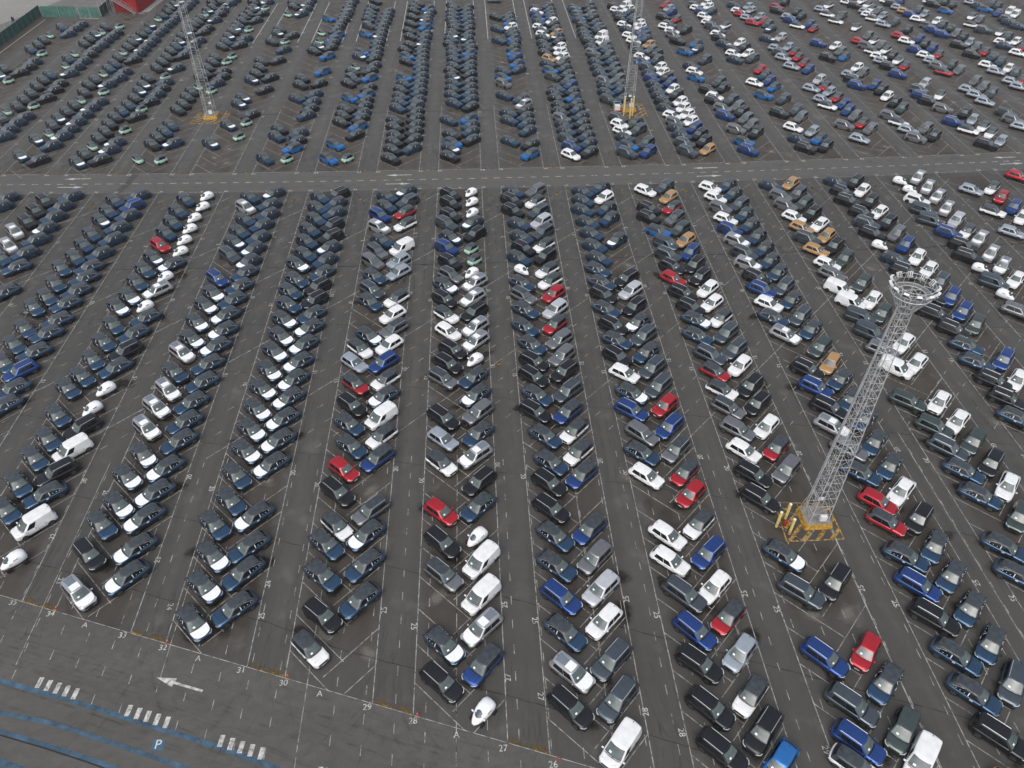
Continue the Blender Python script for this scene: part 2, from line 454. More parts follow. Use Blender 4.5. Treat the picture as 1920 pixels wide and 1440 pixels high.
for c in range(-8, 9):
    for n_ in (5, 10, 15, 20, 25):
        if YN(n_) > A_line(XR(c)) + 4:
            put(str(n_), XR(c) + 0.36, YN(n_), math.pi / 2, 0.78)
        if YN(n_) - 1.9 > A_line(XL(c)) + 5:
            put(str(n_), XL(c) - 0.36, YN(n_) - 1.9, -math.pi / 2, 0.78)
for t_, x, y, s in (('27', 1.36, 33.04, 1), ('27', 4.2, 31.13, -1), ('28', 13.4, 29.23, 1), ('28', 16.2, 27.3, -1), ('24', -31.84 + 9.27, 44.24, 1), ('24', -31.84, 42.11, -1), ('23', -34.67, 47.77, 1), ('23', -43.96, 45.73, -1), ('22', -46.9, 51.4, 1), ('29', 28.2, 25.2, -1)):
    put(t_, x, y, s * math.pi / 2, 0.78)
AA = math.atan(-0.337)
for t_, x, y in (('35', -47.58, 43.4), ('34', -43.34, 41.9), ('33', -35.48, 39.2), ('32', -31.23, 37.7), ('31', -23.32, 35.05), ('30', -19.19, 33.6), ('29', -11.34, 30.95), ('28', -7.19, 29.5), ('27', 0.63, 26.75), ('26', 4.8, 25.2),
                 ('A', -39.5, 40.5), ('A', -27.6, 36.4), ('A', -15.74, 32.4), ('A', -3.36, 28.1)):
    put(t_, x, y, 0.0, 0.80)
put('P', -29.0, 28.6, 0, 1.1, mk_p, 1.0)
for c in range(-8, 9):
    for t_, x in (('1', XL(c)), ('1', XR(c))):
        put(str(10 + (c * 2) % 40) if t_ else '', x + .3, near_edge(x) + .35, 0, 0.8)
    put('B', (XL(c) + XR(c)) / 2, near_edge((XL(c) + XR(c)) / 2) + .35, 0, 0.7)
for c in range(-9, 12):
    for x in (XL(c), XR(c)):
        put(str(30 + (c * 2) % 40), x + .3, far_edge(x) - .45, 0, 0.9)
    for n_ in range(1, 9):
        put(str(5 * n_), XR(c) + .4, 141 + n_ * 11.6, math.pi / 2, 0.9)
structure(mk_w.build('parking_lines', M_LINE))
structure(mk_b.build('road_markings', M_BRIGHT))
structure(mk_y.build('ochre_road_markings', M_YEL))
structure(mk_n.build('painted_numbers', M_BRIGHT))
structure(mk_p.build('painted_letter', mat('white_letter_paint', (0.62, 0.62, 0.60), 0.7)))

# dry and dusty marks left where cars have been moved away: real stains with soft edges
def stain_mat(name, col, strength):
    m = bpy.data.materials.new(name); m.use_nodes = True
    n = m.node_tree.nodes; l = m.node_tree.links; b = n['Principled BSDF']
    b.inputs['Base Color'].default_value = (*col, 1); b.inputs['Roughness'].default_value = 0.9
    tc = n.new('ShaderNodeTexCoord'); ln = n.new('ShaderNodeVectorMath'); ln.operation = 'LENGTH'
    l.new(tc.outputs['Object'], ln.inputs[0])
    nz = n.new('ShaderNodeTexNoise'); nz.inputs['Scale'].default_value = 2.2; nz.inputs['Detail'].default_value = 4
    ge = n.new('ShaderNodeNewGeometry'); l.new(ge.outputs['Position'], nz.inputs['Vector'])
    ad = n.new('ShaderNodeMath'); ad.operation = 'MULTIPLY_ADD'; l.new(nz.outputs['Fac'], ad.inputs[0]); ad.inputs[1].default_value = 0.7
    l.new(ln.outputs['Value'], ad.inputs[2])
    r = n.new('ShaderNodeMapRange'); r.interpolation_type = 'SMOOTHSTEP'
    r.inputs[1].default_value = 0.50; r.inputs[2].default_value = 1.30; r.inputs[3].default_value = strength; r.inputs[4].default_value = 0
    l.new(ad.outputs[0], r.inputs[0]); l.new(r.outputs[0], b.inputs['Alpha'])
    return m
M_DRY = stain_mat('dry_dust_stain', (0.17, 0.16, 0.14), 0.75)
M_WET_SHADE = stain_mat('wet_stain_contact_shade', (0.016, 0.012, 0.007), 0.95)
def stain(x, y, a, b, ang, m, z):
    o = mk('ground_stain', [(-1.4, -1.4, 0), (1.4, -1.4, 0), (1.4, 1.4, 0), (-1.4, 1.4, 0)], [(0, 1, 2, 3)], m)
    o.location = (x, y, z); o.scale = (a, b, 1); o.rotation_euler = (0, 0, ang); structure(o)
ST = [(-5.3, 41.8), (-25.4, 58.3), (35.1, 37.9), (18.0, 57.6), (31.5, 38.0), (-11.6, 36.0), (-13.2, 56.0), (16.5, 56.5),
      (24.6, 97), (24.0, 101), (7.2, 192), (7.4, 186), (7.1, 181), (7.6, 196), (-52, 144), (-50, 148), (-49, 141.5), (-17, 143), (10.5, 168), (12, 175), (-41, 157), (-19, 191), (60, 141), (84, 142), (96, 146), (-76, 140), (-4, 142), (11, 144.5), (-13.2, 92), (62.5, 98), (76.5, 68), (64, 63), (-16.2, 38.2), (29.5, 52.5)]
M_OCH = stain_mat('ochre_smear', (0.15, 0.10, 0.03), 0.6)
for c in range(-9, 2):
    for f_, k_ in ((.75, .55), (.22, .45)):
        xx = XR(c - 1) + (XL(c) - XR(c - 1)) * f_; stain(xx, A_line(xx) + .35, 1.5 * k_ + .3, .30, -0.328, M_OCH, 0.0052)
def streak_mat():
    m = bpy.data.materials.new('tyre_rubber_marks'); m.use_nodes = True
    n = m.node_tree.nodes; l = m.node_tree.links; b = n['Principled BSDF']
    b.inputs['Base Color'].default_value = (0.022, 0.021, 0.020, 1); b.inputs['Roughness'].default_value = 0.7
    tc = n.new('ShaderNodeTexCoord'); nz = n.new('ShaderNodeTexNoise'); nz.inputs['Scale'].default_value = 0.7; nz.inputs['Detail'].default_value = 6
    l.new(tc.outputs['Object'], nz.inputs['Vector'])
    r = n.new('ShaderNodeMapRange'); r.inputs[1].default_value = 0.42; r.inputs[2].default_value = 0.68; r.inputs[3].default_value = 0.0; r.inputs[4].default_value = 0.16
    l.new(nz.outputs['Fac'], r.inputs[0]); l.new(r.outputs[0], b.inputs['Alpha'])
    return m
mt = MB(); rt = random.Random(5)
def tyre_path(x, y, ang, L_, curv):
    for off in (-.72, .72):
        px_, py_, a_ = x - off * math.sin(ang), y + off * math.cos(ang), ang; n_ = 14
        for i in range(n_):
            qx, qy = px_ + math.cos(a_) * L_ / n_, py_ + math.sin(a_) * L_ / n_
            mt.strip((px_, py_), (qx, qy), 0.17, 0.0215); px_, py_ = qx, qy; a_ += curv / n_
for c in range(-8, 9):                       # cars swinging out of the aisles on to the roads
    xm = XR(c - 1) + 1.75
    for k in range(5):
        s = rt.choice((-1, 1)); tyre_path(xm + rt.uniform(-.7, .7), near_edge(xm) - rt.uniform(6, 12), math.pi / 2, rt.uniform(10, 16), s * rt.uniform(.5, 1.3))
        s = rt.choice((-1, 1)); tyre_path(xm + rt.uniform(-.7, .7), far_edge(xm) + rt.uniform(6, 12), -math.pi / 2, rt.uniform(10, 16), s * rt.uniform(.5, 1.3))
        if c < 2: s = rt.choice((-1, 1)); tyre_path(xm + rt.uniform(-.7, .7), A_line(xm) + rt.uniform(3, 12), -math.pi / 2, rt.uniform(10, 18), s * rt.uniform(.4, 1.2))
    for k in range(4): tyre_path(xm + rt.uniform(-.8, .8), rt.uniform(35, 110), math.pi / 2, rt.uniform(10, 26), rt.uniform(-.04, .04))
for k in range(46): x = rt.uniform(-100, 110); tyre_path(x, centre_line(x) + rt.choice((-2, 2)) + rt.uniform(-.8, .8), 0, rt.uniform(8, 30), rt.uniform(-.06, .06))
for k in range(26): x = rt.uniform(-60, 0); tyre_path(x, A_line(x) - rt.uniform(1.5, 9), -.328, rt.uniform(8, 22), rt.uniform(-.08, .08))
structure(mt.build('tyre_marks', streak_mat()))
for i, (x, y) in enumerate(ST): stain(x, y, 1.7, 1.1, random.choice((-.78, .78)), M_DRY, 0.0048 + 0.00002 * i)
NSUV = 300
NHATCH = 300
CARS = '''
B,-10,L -1143,1907h -1151,1950k -1148,2094n -1144,2131k -1145,2169k -1147,2213m -1141,2279n
B,-10,R -1109,1874m -1104,1923k -1100,1960k -1103,1998n -1108,2064m -1101,2219n -1101,2263n -1097,2298n
B,-9,L -1018,1639k -1027,1682m -1016,1708k -1018,1747k -1018,1784k -1023,1829k -1024,1869k -1025,1907n -1010,1966m -1023,2017n -1021,2056m -1025,2134k -1025,2172k -1022,2208h -1015,2233m -1018,2276k
B,-9,R -976,1546n -980,1579n -980,1615n -976,1648n -983,1712m -972,1753k -974,1801k -978,1840k -980,1911h -980,1954n -979,1998n -982,2044k -985,2080n -978,2116h -980,2153n -976,2187n -974,2219k -984,2283m
B,-8,L -900,1452h -900,1527h -887,1558m -895,1598k -897,1635h -894,1672k -890,1707k -888,1739m -897,1783k -904,1831k -901,1865k -897,1905m -895,1940n -894,1976n -897,2019k -901,2062m -900,2100k -900,2137k -901,2169h -898,2208k -895,2239n -899,2284h -896,2346m -893,2378n -889,2416k -892,2451k -887,2483h -884,2519h
B,-8,R -857,1430k -858,1497n -855,1540h -853,1575n -852,1612h -851,1650n -850,1688h -845,1723n -856,1788m -862,1831h -850,1872n -851,1913n -857,2000k -857,2043n -858,2079h -856,2119n -855,2154h -858,2200n -855,2233h -855,2272n -852,2305n -849,2339n -853,2381n -850,2414n -847,2447h -847,2481n -845,2513n
B,-7,L -776,1416h -774,1451k -774,1490m -774,1527k -772,1560k -777,1599k -777,1636k -775,1670n -771,1703n -769,1742k -772,1785h -774,1824h -778,1868k -779,1940k -777,1981k -775,2016k -779,2063k -776,2099n -778,2137h -782,2182k -779,2216h -779,2250k -778,2285k -774,2313k -773,2349k -773,2385m -772,2417h -766,2449k -780,2498k -763,2513k
B,-7,R -737,1426k -734,1470h -734,1503h -735,1568m -734,1637k -736,1680m -730,1719k -728,1761n -727,1796k -731,1839n -741,1879m -731,1935h -740,2025k -735,2061n -737,2103n -730,2141h -738,2213k -734,2247k -731,2325h -730,2377k -733,2415n -732,2452m -725,2488h -720,2522n
B,-6,L -663,1425m -655,1491k -654,1525k -649,1555n -646,1587n -653,1669k -650,1702k -651,1741k -651,1776k -644,1807m -654,1870k -649,1894k -653,1934k -651,1975k -651,2009k -655,2093k -653,2130n -656,2176h -655,2216k -653,2243h -655,2278n -650,2314k -651,2350k -644,2380k -646,2418k -642,2443h -656,2498k -636,2508h
B,-6,R -618,1421m -615,1495h -608,1783m -608,1827n -604,1867k -611,1904k -618,1978m -613,2017m -613,2103k -609,2154n -616,2236m -613,2315k -608,2378k -610,2438m -614,2497h
B,-5,L -538,1491h -523,1581h -526,1698h -524,1732h -528,1846h -524,1887k -524,1930k -530,1974k -531,2124k -529,2196h -530,2230k -531,2372m -525,2444k -534,2485k
B,-5,R -488,1522m -488,1594m -487,1633k -485,1781k -487,1858k -490,1978k -490,2060n -498,2127m -487,2174k -493,2372h -486,2418h -490,2465h -486,2500n
B,-4,L -414,1415n -410,1519n -410,1554k -402,1725n -406,1808k -408,1848k -408,2044k -403,2080h -405,2122m -410,2195m -408,2327u
B,-4,R -371,1412m -367,1459u -365,1492k -366,1530n -365,1625n -363,1659k -364,1700n -365,1745n -364,1814k -366,1894u -369,2006u -370,2066k -369,2103k -369,2135u -365,2174u -373,2208k -370,2241n -369,2271k -364,2306k -363,2342n -361,2374g -362,2412n -362,2451k -357,2492n
B,-3,L -289,1408u -284,1473u -285,1585k -284,1620k -283,1655k -282,1722u -294,1813k -287,1842g -292,1887k -289,1922m -287,1999h -284,2031u -288,2180u -286,2252g -293,2310n -292,2347n -293,2385n -290,2424k -286,2488k
B,-3,R -252,1409m -248,1517k -246,1562u -245,1601k -245,1631n -245,1668k -245,1701k -245,1741u -244,1780k -247,1846u -250,1891k -245,1928n -249,1977k -248,2011n -249,2047n -250,2087k -249,2122n -248,2161h -248,2195k -248,2236n -245,2271n -244,2307k -242,2344n -241,2382n
B,-2,L -166,1402k -165,1442k -164,1478k -163,1510k -168,1551k -170,1586k -169,1656n -165,1689n -166,1724n -167,1764k -162,1801n -165,1844u -164,1955k -166,1995u -173,2043k -161,2080k -163,2147k -169,2197k -167,2260k -166,2325k -166,2386k -164,2425k -156,2457k
B,-2,R -127,1446n -126,1489k -126,1526k -126,1560k -127,1595k -127,1629k -129,1664g -127,1700n -125,1743n -127,1776n -126,1810n -125,1848n -127,1885n -127,1921n -130,1948n -128,1982n -130,2017k -129,2053n -128,2091h -126,2135n -125,2168n -126,2229u -127,2271u -127,2301h -125,2332n -118,2368h -124,2407u
B,-1,L -50,1406k -48,1442h -45,1469u -47,1508k -54,1582n -43,1678n -47,1725n -46,1761k -45,1800n -47,1841h -51,1881k -44,1914k -45,1960n -47,2001n -47,2037n -56,2080k -54,2119n -52,2151h -48,2178k -45,2218k -47,2253n -53,2290n -52,2327n -52,2365n -48,2403k -52,2436k
B,-1,R -7,1480k -8,1522n -8,1554n -10,1589u -7,1655k -7,1697n -8,1732n -8,1770n -8,1807k -7,1854k -9,1891k -7,1925n -7,1970n -5,2011u -3,2047k -7,2078n -10,2123h -8,2162n -7,2209k -7,2251n -9,2295n -9,2332n -11,2370n -8,2409k
B,0,L 73,1470n 76,1575n 76,1614n 72,1717n 73,1791s 74,1832u 76,1874n 75,2105n 75,2205n 74,2313k
B,0,R 110,1409u 113,1453k 112,1520n 112,1557n 112,1592n 113,1629k 113,1662p 109,1693n 114,1884n 113,1924u 111,1969b 109,2005u 110,2047n 114,2084k 116,2123u 115,2156k 112,2183n 112,2224w 112,2260u 110,2296n 110,2326k
B,1,L 190,1401w 195,1436b 191,1474e 193,1512n 191,1546n 190,1581s 191,1615k 194,1650k 190,1692k 189,1724k 197,1751n 194,1829e 191,1874u 190,1920n 197,1959o 191,2000k 196,2036k 193,2074n 195,2119k 196,2150w 195,2180n 192,2213w 195,2255n 195,2292u 192,2329b 196,2359w 196,2391k
B,1,R 228,1411k 232,1453n 232,1487n 230,1519k 230,1553k 232,1589n 230,1628n 231,1661k 229,1698u 230,1733k 230,1772b 228,1803g 230,1845k 228,1885n 230,1935s 232,1969w 230,2010w 232,2047w 234,2091k 234,2130h 235,2163o 234,2197k 233,2239k 231,2268w 233,2304n 233,2334n 234,2373n 233,2412n
B,2,L 303,1403g 311,1436u 311,1474n 310,1508w 311,1544w 312,1575g 307,1680e 308,1723n 313,1762n 315,1796s 313,1843n 311,1880n 312,1925n 316,1959k 313,1994s 317,2036n 315,2074k 313,2106n 311,2139n 313,2172n 316,2213k 311,2264n 312,2293u 314,2323g 311,2361g 310,2392u
B,2,R 346,1407b 350,1447g 345,1513g 344,1547e 339,1684n 344,1737n 349,1772n 349,1809s 350,1848g 350,1885g 353,1934n 351,1974g 353,2016n 354,2053s 350,2086V 355,2132V 357,2177k 354,2204g 354,2247n 353,2291k 351,2328s 354,2367k 354,2406k
B,3,L 425,1403g 427,1440g 431,1479n 429,1515n 430,1547s 432,1583w 427,1623n 429,1656k 428,1693n 429,1725n 429,1764n 430,1802b 433,1837n 434,1880g 428,1924u 434,1958w 435,2006n 434,2036k 434,2080w 431,2126w 433,2180n 432,2222w 431,2272k 434,2316n 433,2362w 430,2395k
B,3,R 468,1411o 469,1449k 468,1482k 465,1515b 466,1553w 467,1591w 466,1626w 467,1662w 466,1699k 466,1737w 468,1776b 466,1809k 465,1848w 466,1885w 468,1934g 474,1974k 468,2010s 470,2053o 470,2098n 473,2130b 470,2158b 475,2205w 478,2238w 468,2258k 468,2292n 467,2338n 471,2376w 467,2411V
B,4,L 548,1403b 551,1443u 551,1504s 548,1577b 552,1616s 544,1660k 553,1686w 546,1722k 538,1808u 544,1847w 545,1884n 553,1994u 552,2074k 550,2126s 555,2160w 545,2200w 559,2216g 557,2288k
B,4,R 588,1484k 590,1525s 589,1560s 589,1594k 589,1627s 585,1663g 585,1734k 585,1773g 590,1927g 590,2010h 597,2053u 594,2164k 591,2267q 590,2335b 591,2374l 589,2410r
B,5,L 667,1407k 667,1449n 675,1507w 670,1583k 667,1688u 669,1766w 666,1926n 674,1969w 680,1999k 670,2046h 670,2094k 674,2126w 684,2158g 676,2196g 674,2230w 678,2292w 679,2330b 674,2369w 674,2398t
B,5,R 710,1413k 710,1449u 709,1487l 710,1561s 712,1598g 705,1662g 706,1736u 707,1776b 707,1811n 709,1853r 713,1932g 712,1970w 716,2015k 715,2056w 714,2200a 711,2340n 714,2387w 715,2420w
B,6,L 793,1445l 787,1512s 791,1619a 792,1655l 791,1723l 794,1871l 793,1934l 797,1966g 797,2005l 798,2081h 800,2224r 797,2267l 788,2306r 789,2336w 793,2391n
B,6,R 835,1492s 830,1522q 830,1560s 827,1592b 830,1627b 830,1666q 826,1702l 828,1735q 830,1778x 827,1847b 832,1892q 832,1935q 836,1976q 834,2015l 838,2092x 833,2166h 838,2207g 835,2236r 837,2280l 830,2342l 833,2381l
B,7,L 911,1443s 913,1482l 910,1521a 906,1558s 905,1737b 911,1774k 916,1806l 907,1928k 921,2036b 917,2189a 915,2239b 919,2272l 906,2330k 916,2369r
B,7,R 953,1451k 953,1488s 950,1596e 950,1631k 948,1668w 951,1706k 948,1737b 953,1819s 954,1856w 952,1934u 957,1973s 959,2015w 954,2163q 956,2201b 955,2271k 956,2312k 955,2415k
B,8,L 1041,1405k 1040,1476a 1028,1519b 1040,1590s 1029,1631k 1027,1666b 1038,1703t 1033,1802b 1034,1856k 1033,1895l 1040,1930w 1040,1968a 1041,2011t 1037,2049r 1041,2226a 1040,2289a 1040,2339l
B,8,R 1079,1420l 1078,1458a 1080,1491a 1076,1528l 1076,1562k 1072,1668a 1071,1741x 1076,1859q 1076,1899a 1075,1931k 1079,1978a 1080,2015s 1079,2053a 1079,2092s 1077,2167a 1078,2275t 1076,2377a
B,9,L 1160,1487l 1162,1524s 1167,1558e 1155,1624l 1157,1665l 1154,1698l 1152,1812q 1159,1855s 1160,1889l 1163,1932w 1158,1974b 1165,2045w 1165,2088r 1164,2190l 1156,2241a 1158,2279w 1162,2309l 1154,2370k 1146,2408w
B,9,R 1197,1674g 1198,1712s 1198,1750s 1196,1823s 1195,1859e 1199,1936q 1206,1984b 1200,2015k 1206,2059b 1209,2136k 1205,2206g 1196,2269l 1201,2315s 1193,2339a 1197,2378a 1195,2419w
B,10,L 1283,1708l 1284,1743l 1283,1810l 1285,1854w 1285,1932k 1288,2004k 1288,2094b 1280,2132b 1282,2170t 1282,2231w 1281,2275b 1278,2308o 1276,2346l 1272,2379k 1270,2411w
B,10,R 1315,1751q 1324,1798g 1325,1830w 1331,1877n 1330,1912n 1330,1950q 1328,1990s 1329,2027l 1330,2066k 1329,2099s 1330,2140k 1327,2175g 1329,2211w 1324,2278l 1324,2316g 1309,2405b
B,11,L 1410,1937w 1407,1992n 1416,2023w 1420,2125g 1410,2171a 1402,2308u 1395,2371k 1398,2397w
B,11,R 1444,1978q 1456,2027w 1455,2066g 1454,2103a 1458,2218s 1451,2248a 1446,2357k 1440,2390k
B,12,L 1534,2150n 1529,2186n 1536,2214g 1528,2317u 1525,2349n 1521,2386l
B,12,R 1587,2261V 1543,2276b 1588,2291V 1578,2341k 1576,2369g
F,-8,R -846,1243n -850,1276n
F,-7,L -766,1069n -772,1108p -782,1154p -775,1186k -776,1223k -775,1260k
F,-7,R -719,973n -731,1042n -735,1083n -735,1124n -735,1162h -737,1201n -738,1237n -736,1275n
F,-6,L -644,803n -648,843n -649,879n -658,931n -649,956n -651,992n -659,1036n -649,1065n -649,1103n -649,1138n -649,1183h -648,1215n -650,1254n
F,-6,R -607,717n -610,749n -615,785b -613,824n -613,865n -611,896n -614,937n -611,970n -612,1005n -616,1036n -613,1076n -609,1120n -613,1158n -609,1199n -613,1234b -615,1272n
F,-5,L -529,547n -532,585n -530,624n -527,655n -532,696n -539,747n -529,769n -527,804n -526,842n -526,881n -534,925h -526,951h -527,989n -526,1024n -522,1057h -524,1098r -525,1135n -524,1170n -526,1210n -524,1252n
F,-5,R -492,480c -491,527V -495,567n -495,600k -491,636V -493,673k -493,706c -489,743c -491,785n -489,821k -490,859n -485,896n -495,925c -489,966p -488,1002c -488,1037h -485,1076c -488,1111c -489,1148c -491,1185c -487,1225c -489,1263c
F,-4,L -410,437p -416,483k -417,522n -408,548h -412,589h -404,623h -414,668p -413,705p -408,737p -409,772n -411,813p -405,842h -408,881h -406,922h -402,953h -406,994b -402,1060g -403,1100h -403,1134n -401,1174n -410,1219p -410,1256n
F,-4,R -368,453h -371,488h -374,528h -373,563h -372,600h -368,643n -370,676n -371,711n -367,750n -369,786n -368,824h -366,860h -371,896h -369,934n -367,970n -367,1007n -368,1039h -368,1077h -367,1113n -369,1153n -366,1191n -370,1226n -370,1268h
F,-3,L -287,398h -287,438h -287,474h -295,515n -285,547n -287,585n -284,622h -285,658h -285,694h -286,732h -284,769h -284,808h -281,842h -284,881h -284,918n -287,953n -282,983n -288,1027h -280,1056n -284,1096n -285,1134n -279,1169n -282,1210n -283,1248n
F,-3,R -251,411n -251,452n -252,484n -255,524h -250,599h -249,638h -250,675h -249,713h -249,748h -248,784h -247,822h -245,860h -246,892n -247,928k -247,963k -246,1000n -246,1037n -245,1075h -246,1109k -248,1147k -250,1190n -252,1225n -252,1258k
F,-2,L -171,365a -164,399k -170,445n -171,483n -163,507a -168,554k -165,588r -160,624n -167,662n -167,696k -167,736q -173,780l -168,810a -158,837h -164,919n -164,950g -163,987n -170,1030s -165,1060t -160,1093n -168,1138p -170,1178b -161,1209n -162,1245n
F,-2,R -129,414n -128,455n -130,493h -128,526t -127,603j -125,639a -128,673V -128,710h -128,743a -133,778b -128,816w -124,852t -128,886w -125,926a -126,997l -128,1031l -125,1070V -124,1145a -127,1186q -124,1225g -129,1264h
F,-1,L -47,326k -45,362h -47,439t -49,479k -51,520r -52,592a -51,631l -51,667k -53,741t -46,770k -40,800k -47,842w -50,882a -53,920k -52,956h -45,984t -46,1022k -52,1066b -46,1097h -53,1142g -46,1171k -47,1214k -47,1247k
F,-1,R -10,297c -9,340j -9,378p -9,413V -8,454V -12,484c -10,525n -8,561k -12,602p -8,637n -7,675s -10,706h -12,741n -10,777c -8,817p -8,850p -9,886k -11,922p -7,962p -12,989c -7,1027m -12,1061m -5,1105k -9,1143h -9,1178c -9,1217c -10,1253c
F,0,L 67,297k 72,329p 70,369n 70,407b 69,444n 71,481n 70,518k 71,555k 76,586n 73,629n 64,672k 69,702n 67,738k 70,769k 70,805n 63,846n 66,887n 65,923t 65,956n 67,993c 65,1028n 74,1056k 73,1092n 71,1135n 63,1181k 63,1220k 68,1252n
F,0,R 106,262V 110,302g 110,339g 109,379w 111,415x 110,452s 109,488j 110,565j 110,600a 109,636a 105,669j 109,708g 109,747k 109,780s 109,815s 106,850q 110,887x 111,926r 109,960a 107,991a 107,1030k 108,1065a 110,1107g 110,1143x 108,1177g 105,1213a 109,1255s
F,1,L 191,253k 190,290k 190,331k 194,364b 193,404g 187,444w 191,476w 184,560w 185,595n 191,627s 185,668b 191,699h 188,739w 184,774k 189,809n 189,842k 185,883n 186,919k 188,951n 187,988n 193,1020n 191,1058n 191,1096n 189,1134n 186,1178n 191,1212n 195,1245n
F,1,R 236,240u 231,268k 229,299a 231,340l 230,377q 225,411w 229,451b 228,489a 229,531r 229,562q 227,599t 227,637b 229,675r 228,711g 227,748g 225,780n 228,817g 225,848h 227,887k 229,928x 228,961k 230,1074h 229,1146n 229,1181n 231,1223w 229,1259n
F,2,L 299,235a 309,254b 316,286g 308,331b 310,401g 307,444h 304,520k 307,555k 307,593w 309,628s 308,666t 309,700a 309,736q 311,770g 304,813n 311,850h 310,881k 306,917k 300,957r 305,989k 306,1025g 310,1059D 305,1100u 298,1146k 304,1177k 310,1244w
F,2,R 356,238V 351,262e 354,304n 349,335r 348,410k 348,561s 347,595q 346,631w 347,672k 348,706k 346,747w 348,781g 346,817g 348,853a 344,890w 347,927w 343,959k 342,993k 344,1031b 345,1069o 344,1105e 343,1142t 346,1179q 348,1218o 348,1256g
F,3,L 423,209o 432,252k 429,290n 431,326n 429,366k 430,402b 433,436n 432,481q 434,509r 432,551n 433,589s 427,627p 435,660k 432,698b 433,734k 428,809p 424,849n 428,884w 429,920b 430,953k 428,992p 431,1023g 430,1062p 428,1098b 430,1134w 431,1173s 432,1211w 432,1250w
F,3,R 469,298g 469,336n 469,374n 469,411n 469,447n 469,484k 467,523w 470,560n 468,598n 472,637n 468,673n 470,712n 469,745o 467,779e 468,819n 464,851g 464,891n 464,926g 467,965n 465,998n 467,1035n 467,1073n 466,1111n 467,1148n 468,1183g 467,1222n 467,1257n
F,4,L 537,408n 542,442n 552,511n 552,548n 551,584g 552,620e 540,667e 553,731V 551,769s 550,809D 550,844D 551,882V 547,917V 551,956s 554,985w 551,1027o 549,1063g 552,1099o 551,1135w 550,1177s 552,1211s 547,1251n
F,4,R 579,480e 591,524w 590,558k 587,593e 586,629w 580,664w 585,740w 588,784w 585,851e 586,887w 587,929e 587,999e 585,1037k 584,1070o 587,1109w 587,1146k 584,1181e 586,1218g 586,1258o
F,5,L 662,630n 668,664k 670,698k 667,736n 671,772n 671,809k 663,847k 677,889k 669,959k 668,993n 661,1036c 664,1073k 668,1106g 674,1143k 666,1187k 670,1220k 672,1259n
F,5,R 703,700w 706,740b 708,818e 706,850b 707,887b 709,927g 709,963w 708,1000w 704,1035b 705,1071s 706,1109k 707,1146w 706,1183k 710,1227w 708,1257k
F,6,L 787,847s 791,888c 791,921D 791,960c 789,995k 798,1028k 794,1069b 783,1111D 786,1146D 793,1184W 797,1222c 794,1257c
F,6,R 831,928w 829,965p 830,1001p 836,1047p 828,1073a 828,1110x 830,1149p 835,1193p 834,1229p 834,1268p
F,7,L 902,1066l 908,1137a 910,1216l
F,7,R 948,1115w 952,1149b 951,1187r 952,1221a
F,8,L 1026,1265r
'''
# ------------------------------------------------------------------ car bodies
def cab_fn(P):
    """surface of the cabin: u in 0..4 runs round (front, left, rear, right), t 0..1 from the beltline to the roof edge"""
    def lerp(a, b, t): return a + (b - a) * t
    def S(u, t, off=0.0):
        tt = t ** 0.9
        xf = lerp(P['xf0'], P['xf1'], t); xr = lerp(P['xr0'], P['xr1'], t ** 1.25)
        b = lerp(P['b0'], P['b1'], tt ** 1.15)
        z = lerp(P['z0'], P['z1'], t)
        bf = b * 0.93; blg = P['bulge']
        k = int(u) % 4; s = u - int(u)
        if k == 0:
            y = -bf + 2 * bf * s; return Vector((xf + off - blg * (y / bf) ** 2, y, z + off * .5))
        if k == 2:
            y = bf - 2 * bf * s; return Vector((xr - off + blg * .8 * (y / bf) ** 2, y, z + off * .5))
        x0 = xf - blg - 0.08; x1 = xr + blg * .8 + 0.08
        if k == 1:
            x = x0 + (x1 - x0) * s; q = (2 * s - 1)
            return Vector((x, b + off + .03 * (1 - q * q), z))
        x = x1 + (x0 - x1) * s; q = (2 * s - 1)
        return Vector((x, -b - off - .03 * (1 - q * q), z))
    return S
def patch(S, u0, u1, t0, t1, nu, nt_, off):
    v = []; f = []
    for j in range(nt_ + 1):
        for i in range(nu + 1):
            v.append(S(min(u0 + (u1 - u0) * i / nu, math.floor(u0) + .9999), t0 + (t1 - t0) * j / nt_, off))
    for j in range(nt_):
        for i in range(nu):
            a = j * (nu + 1) + i; f.append((a, a + 1, a + nu + 2, a + nu + 1))
    return v, f
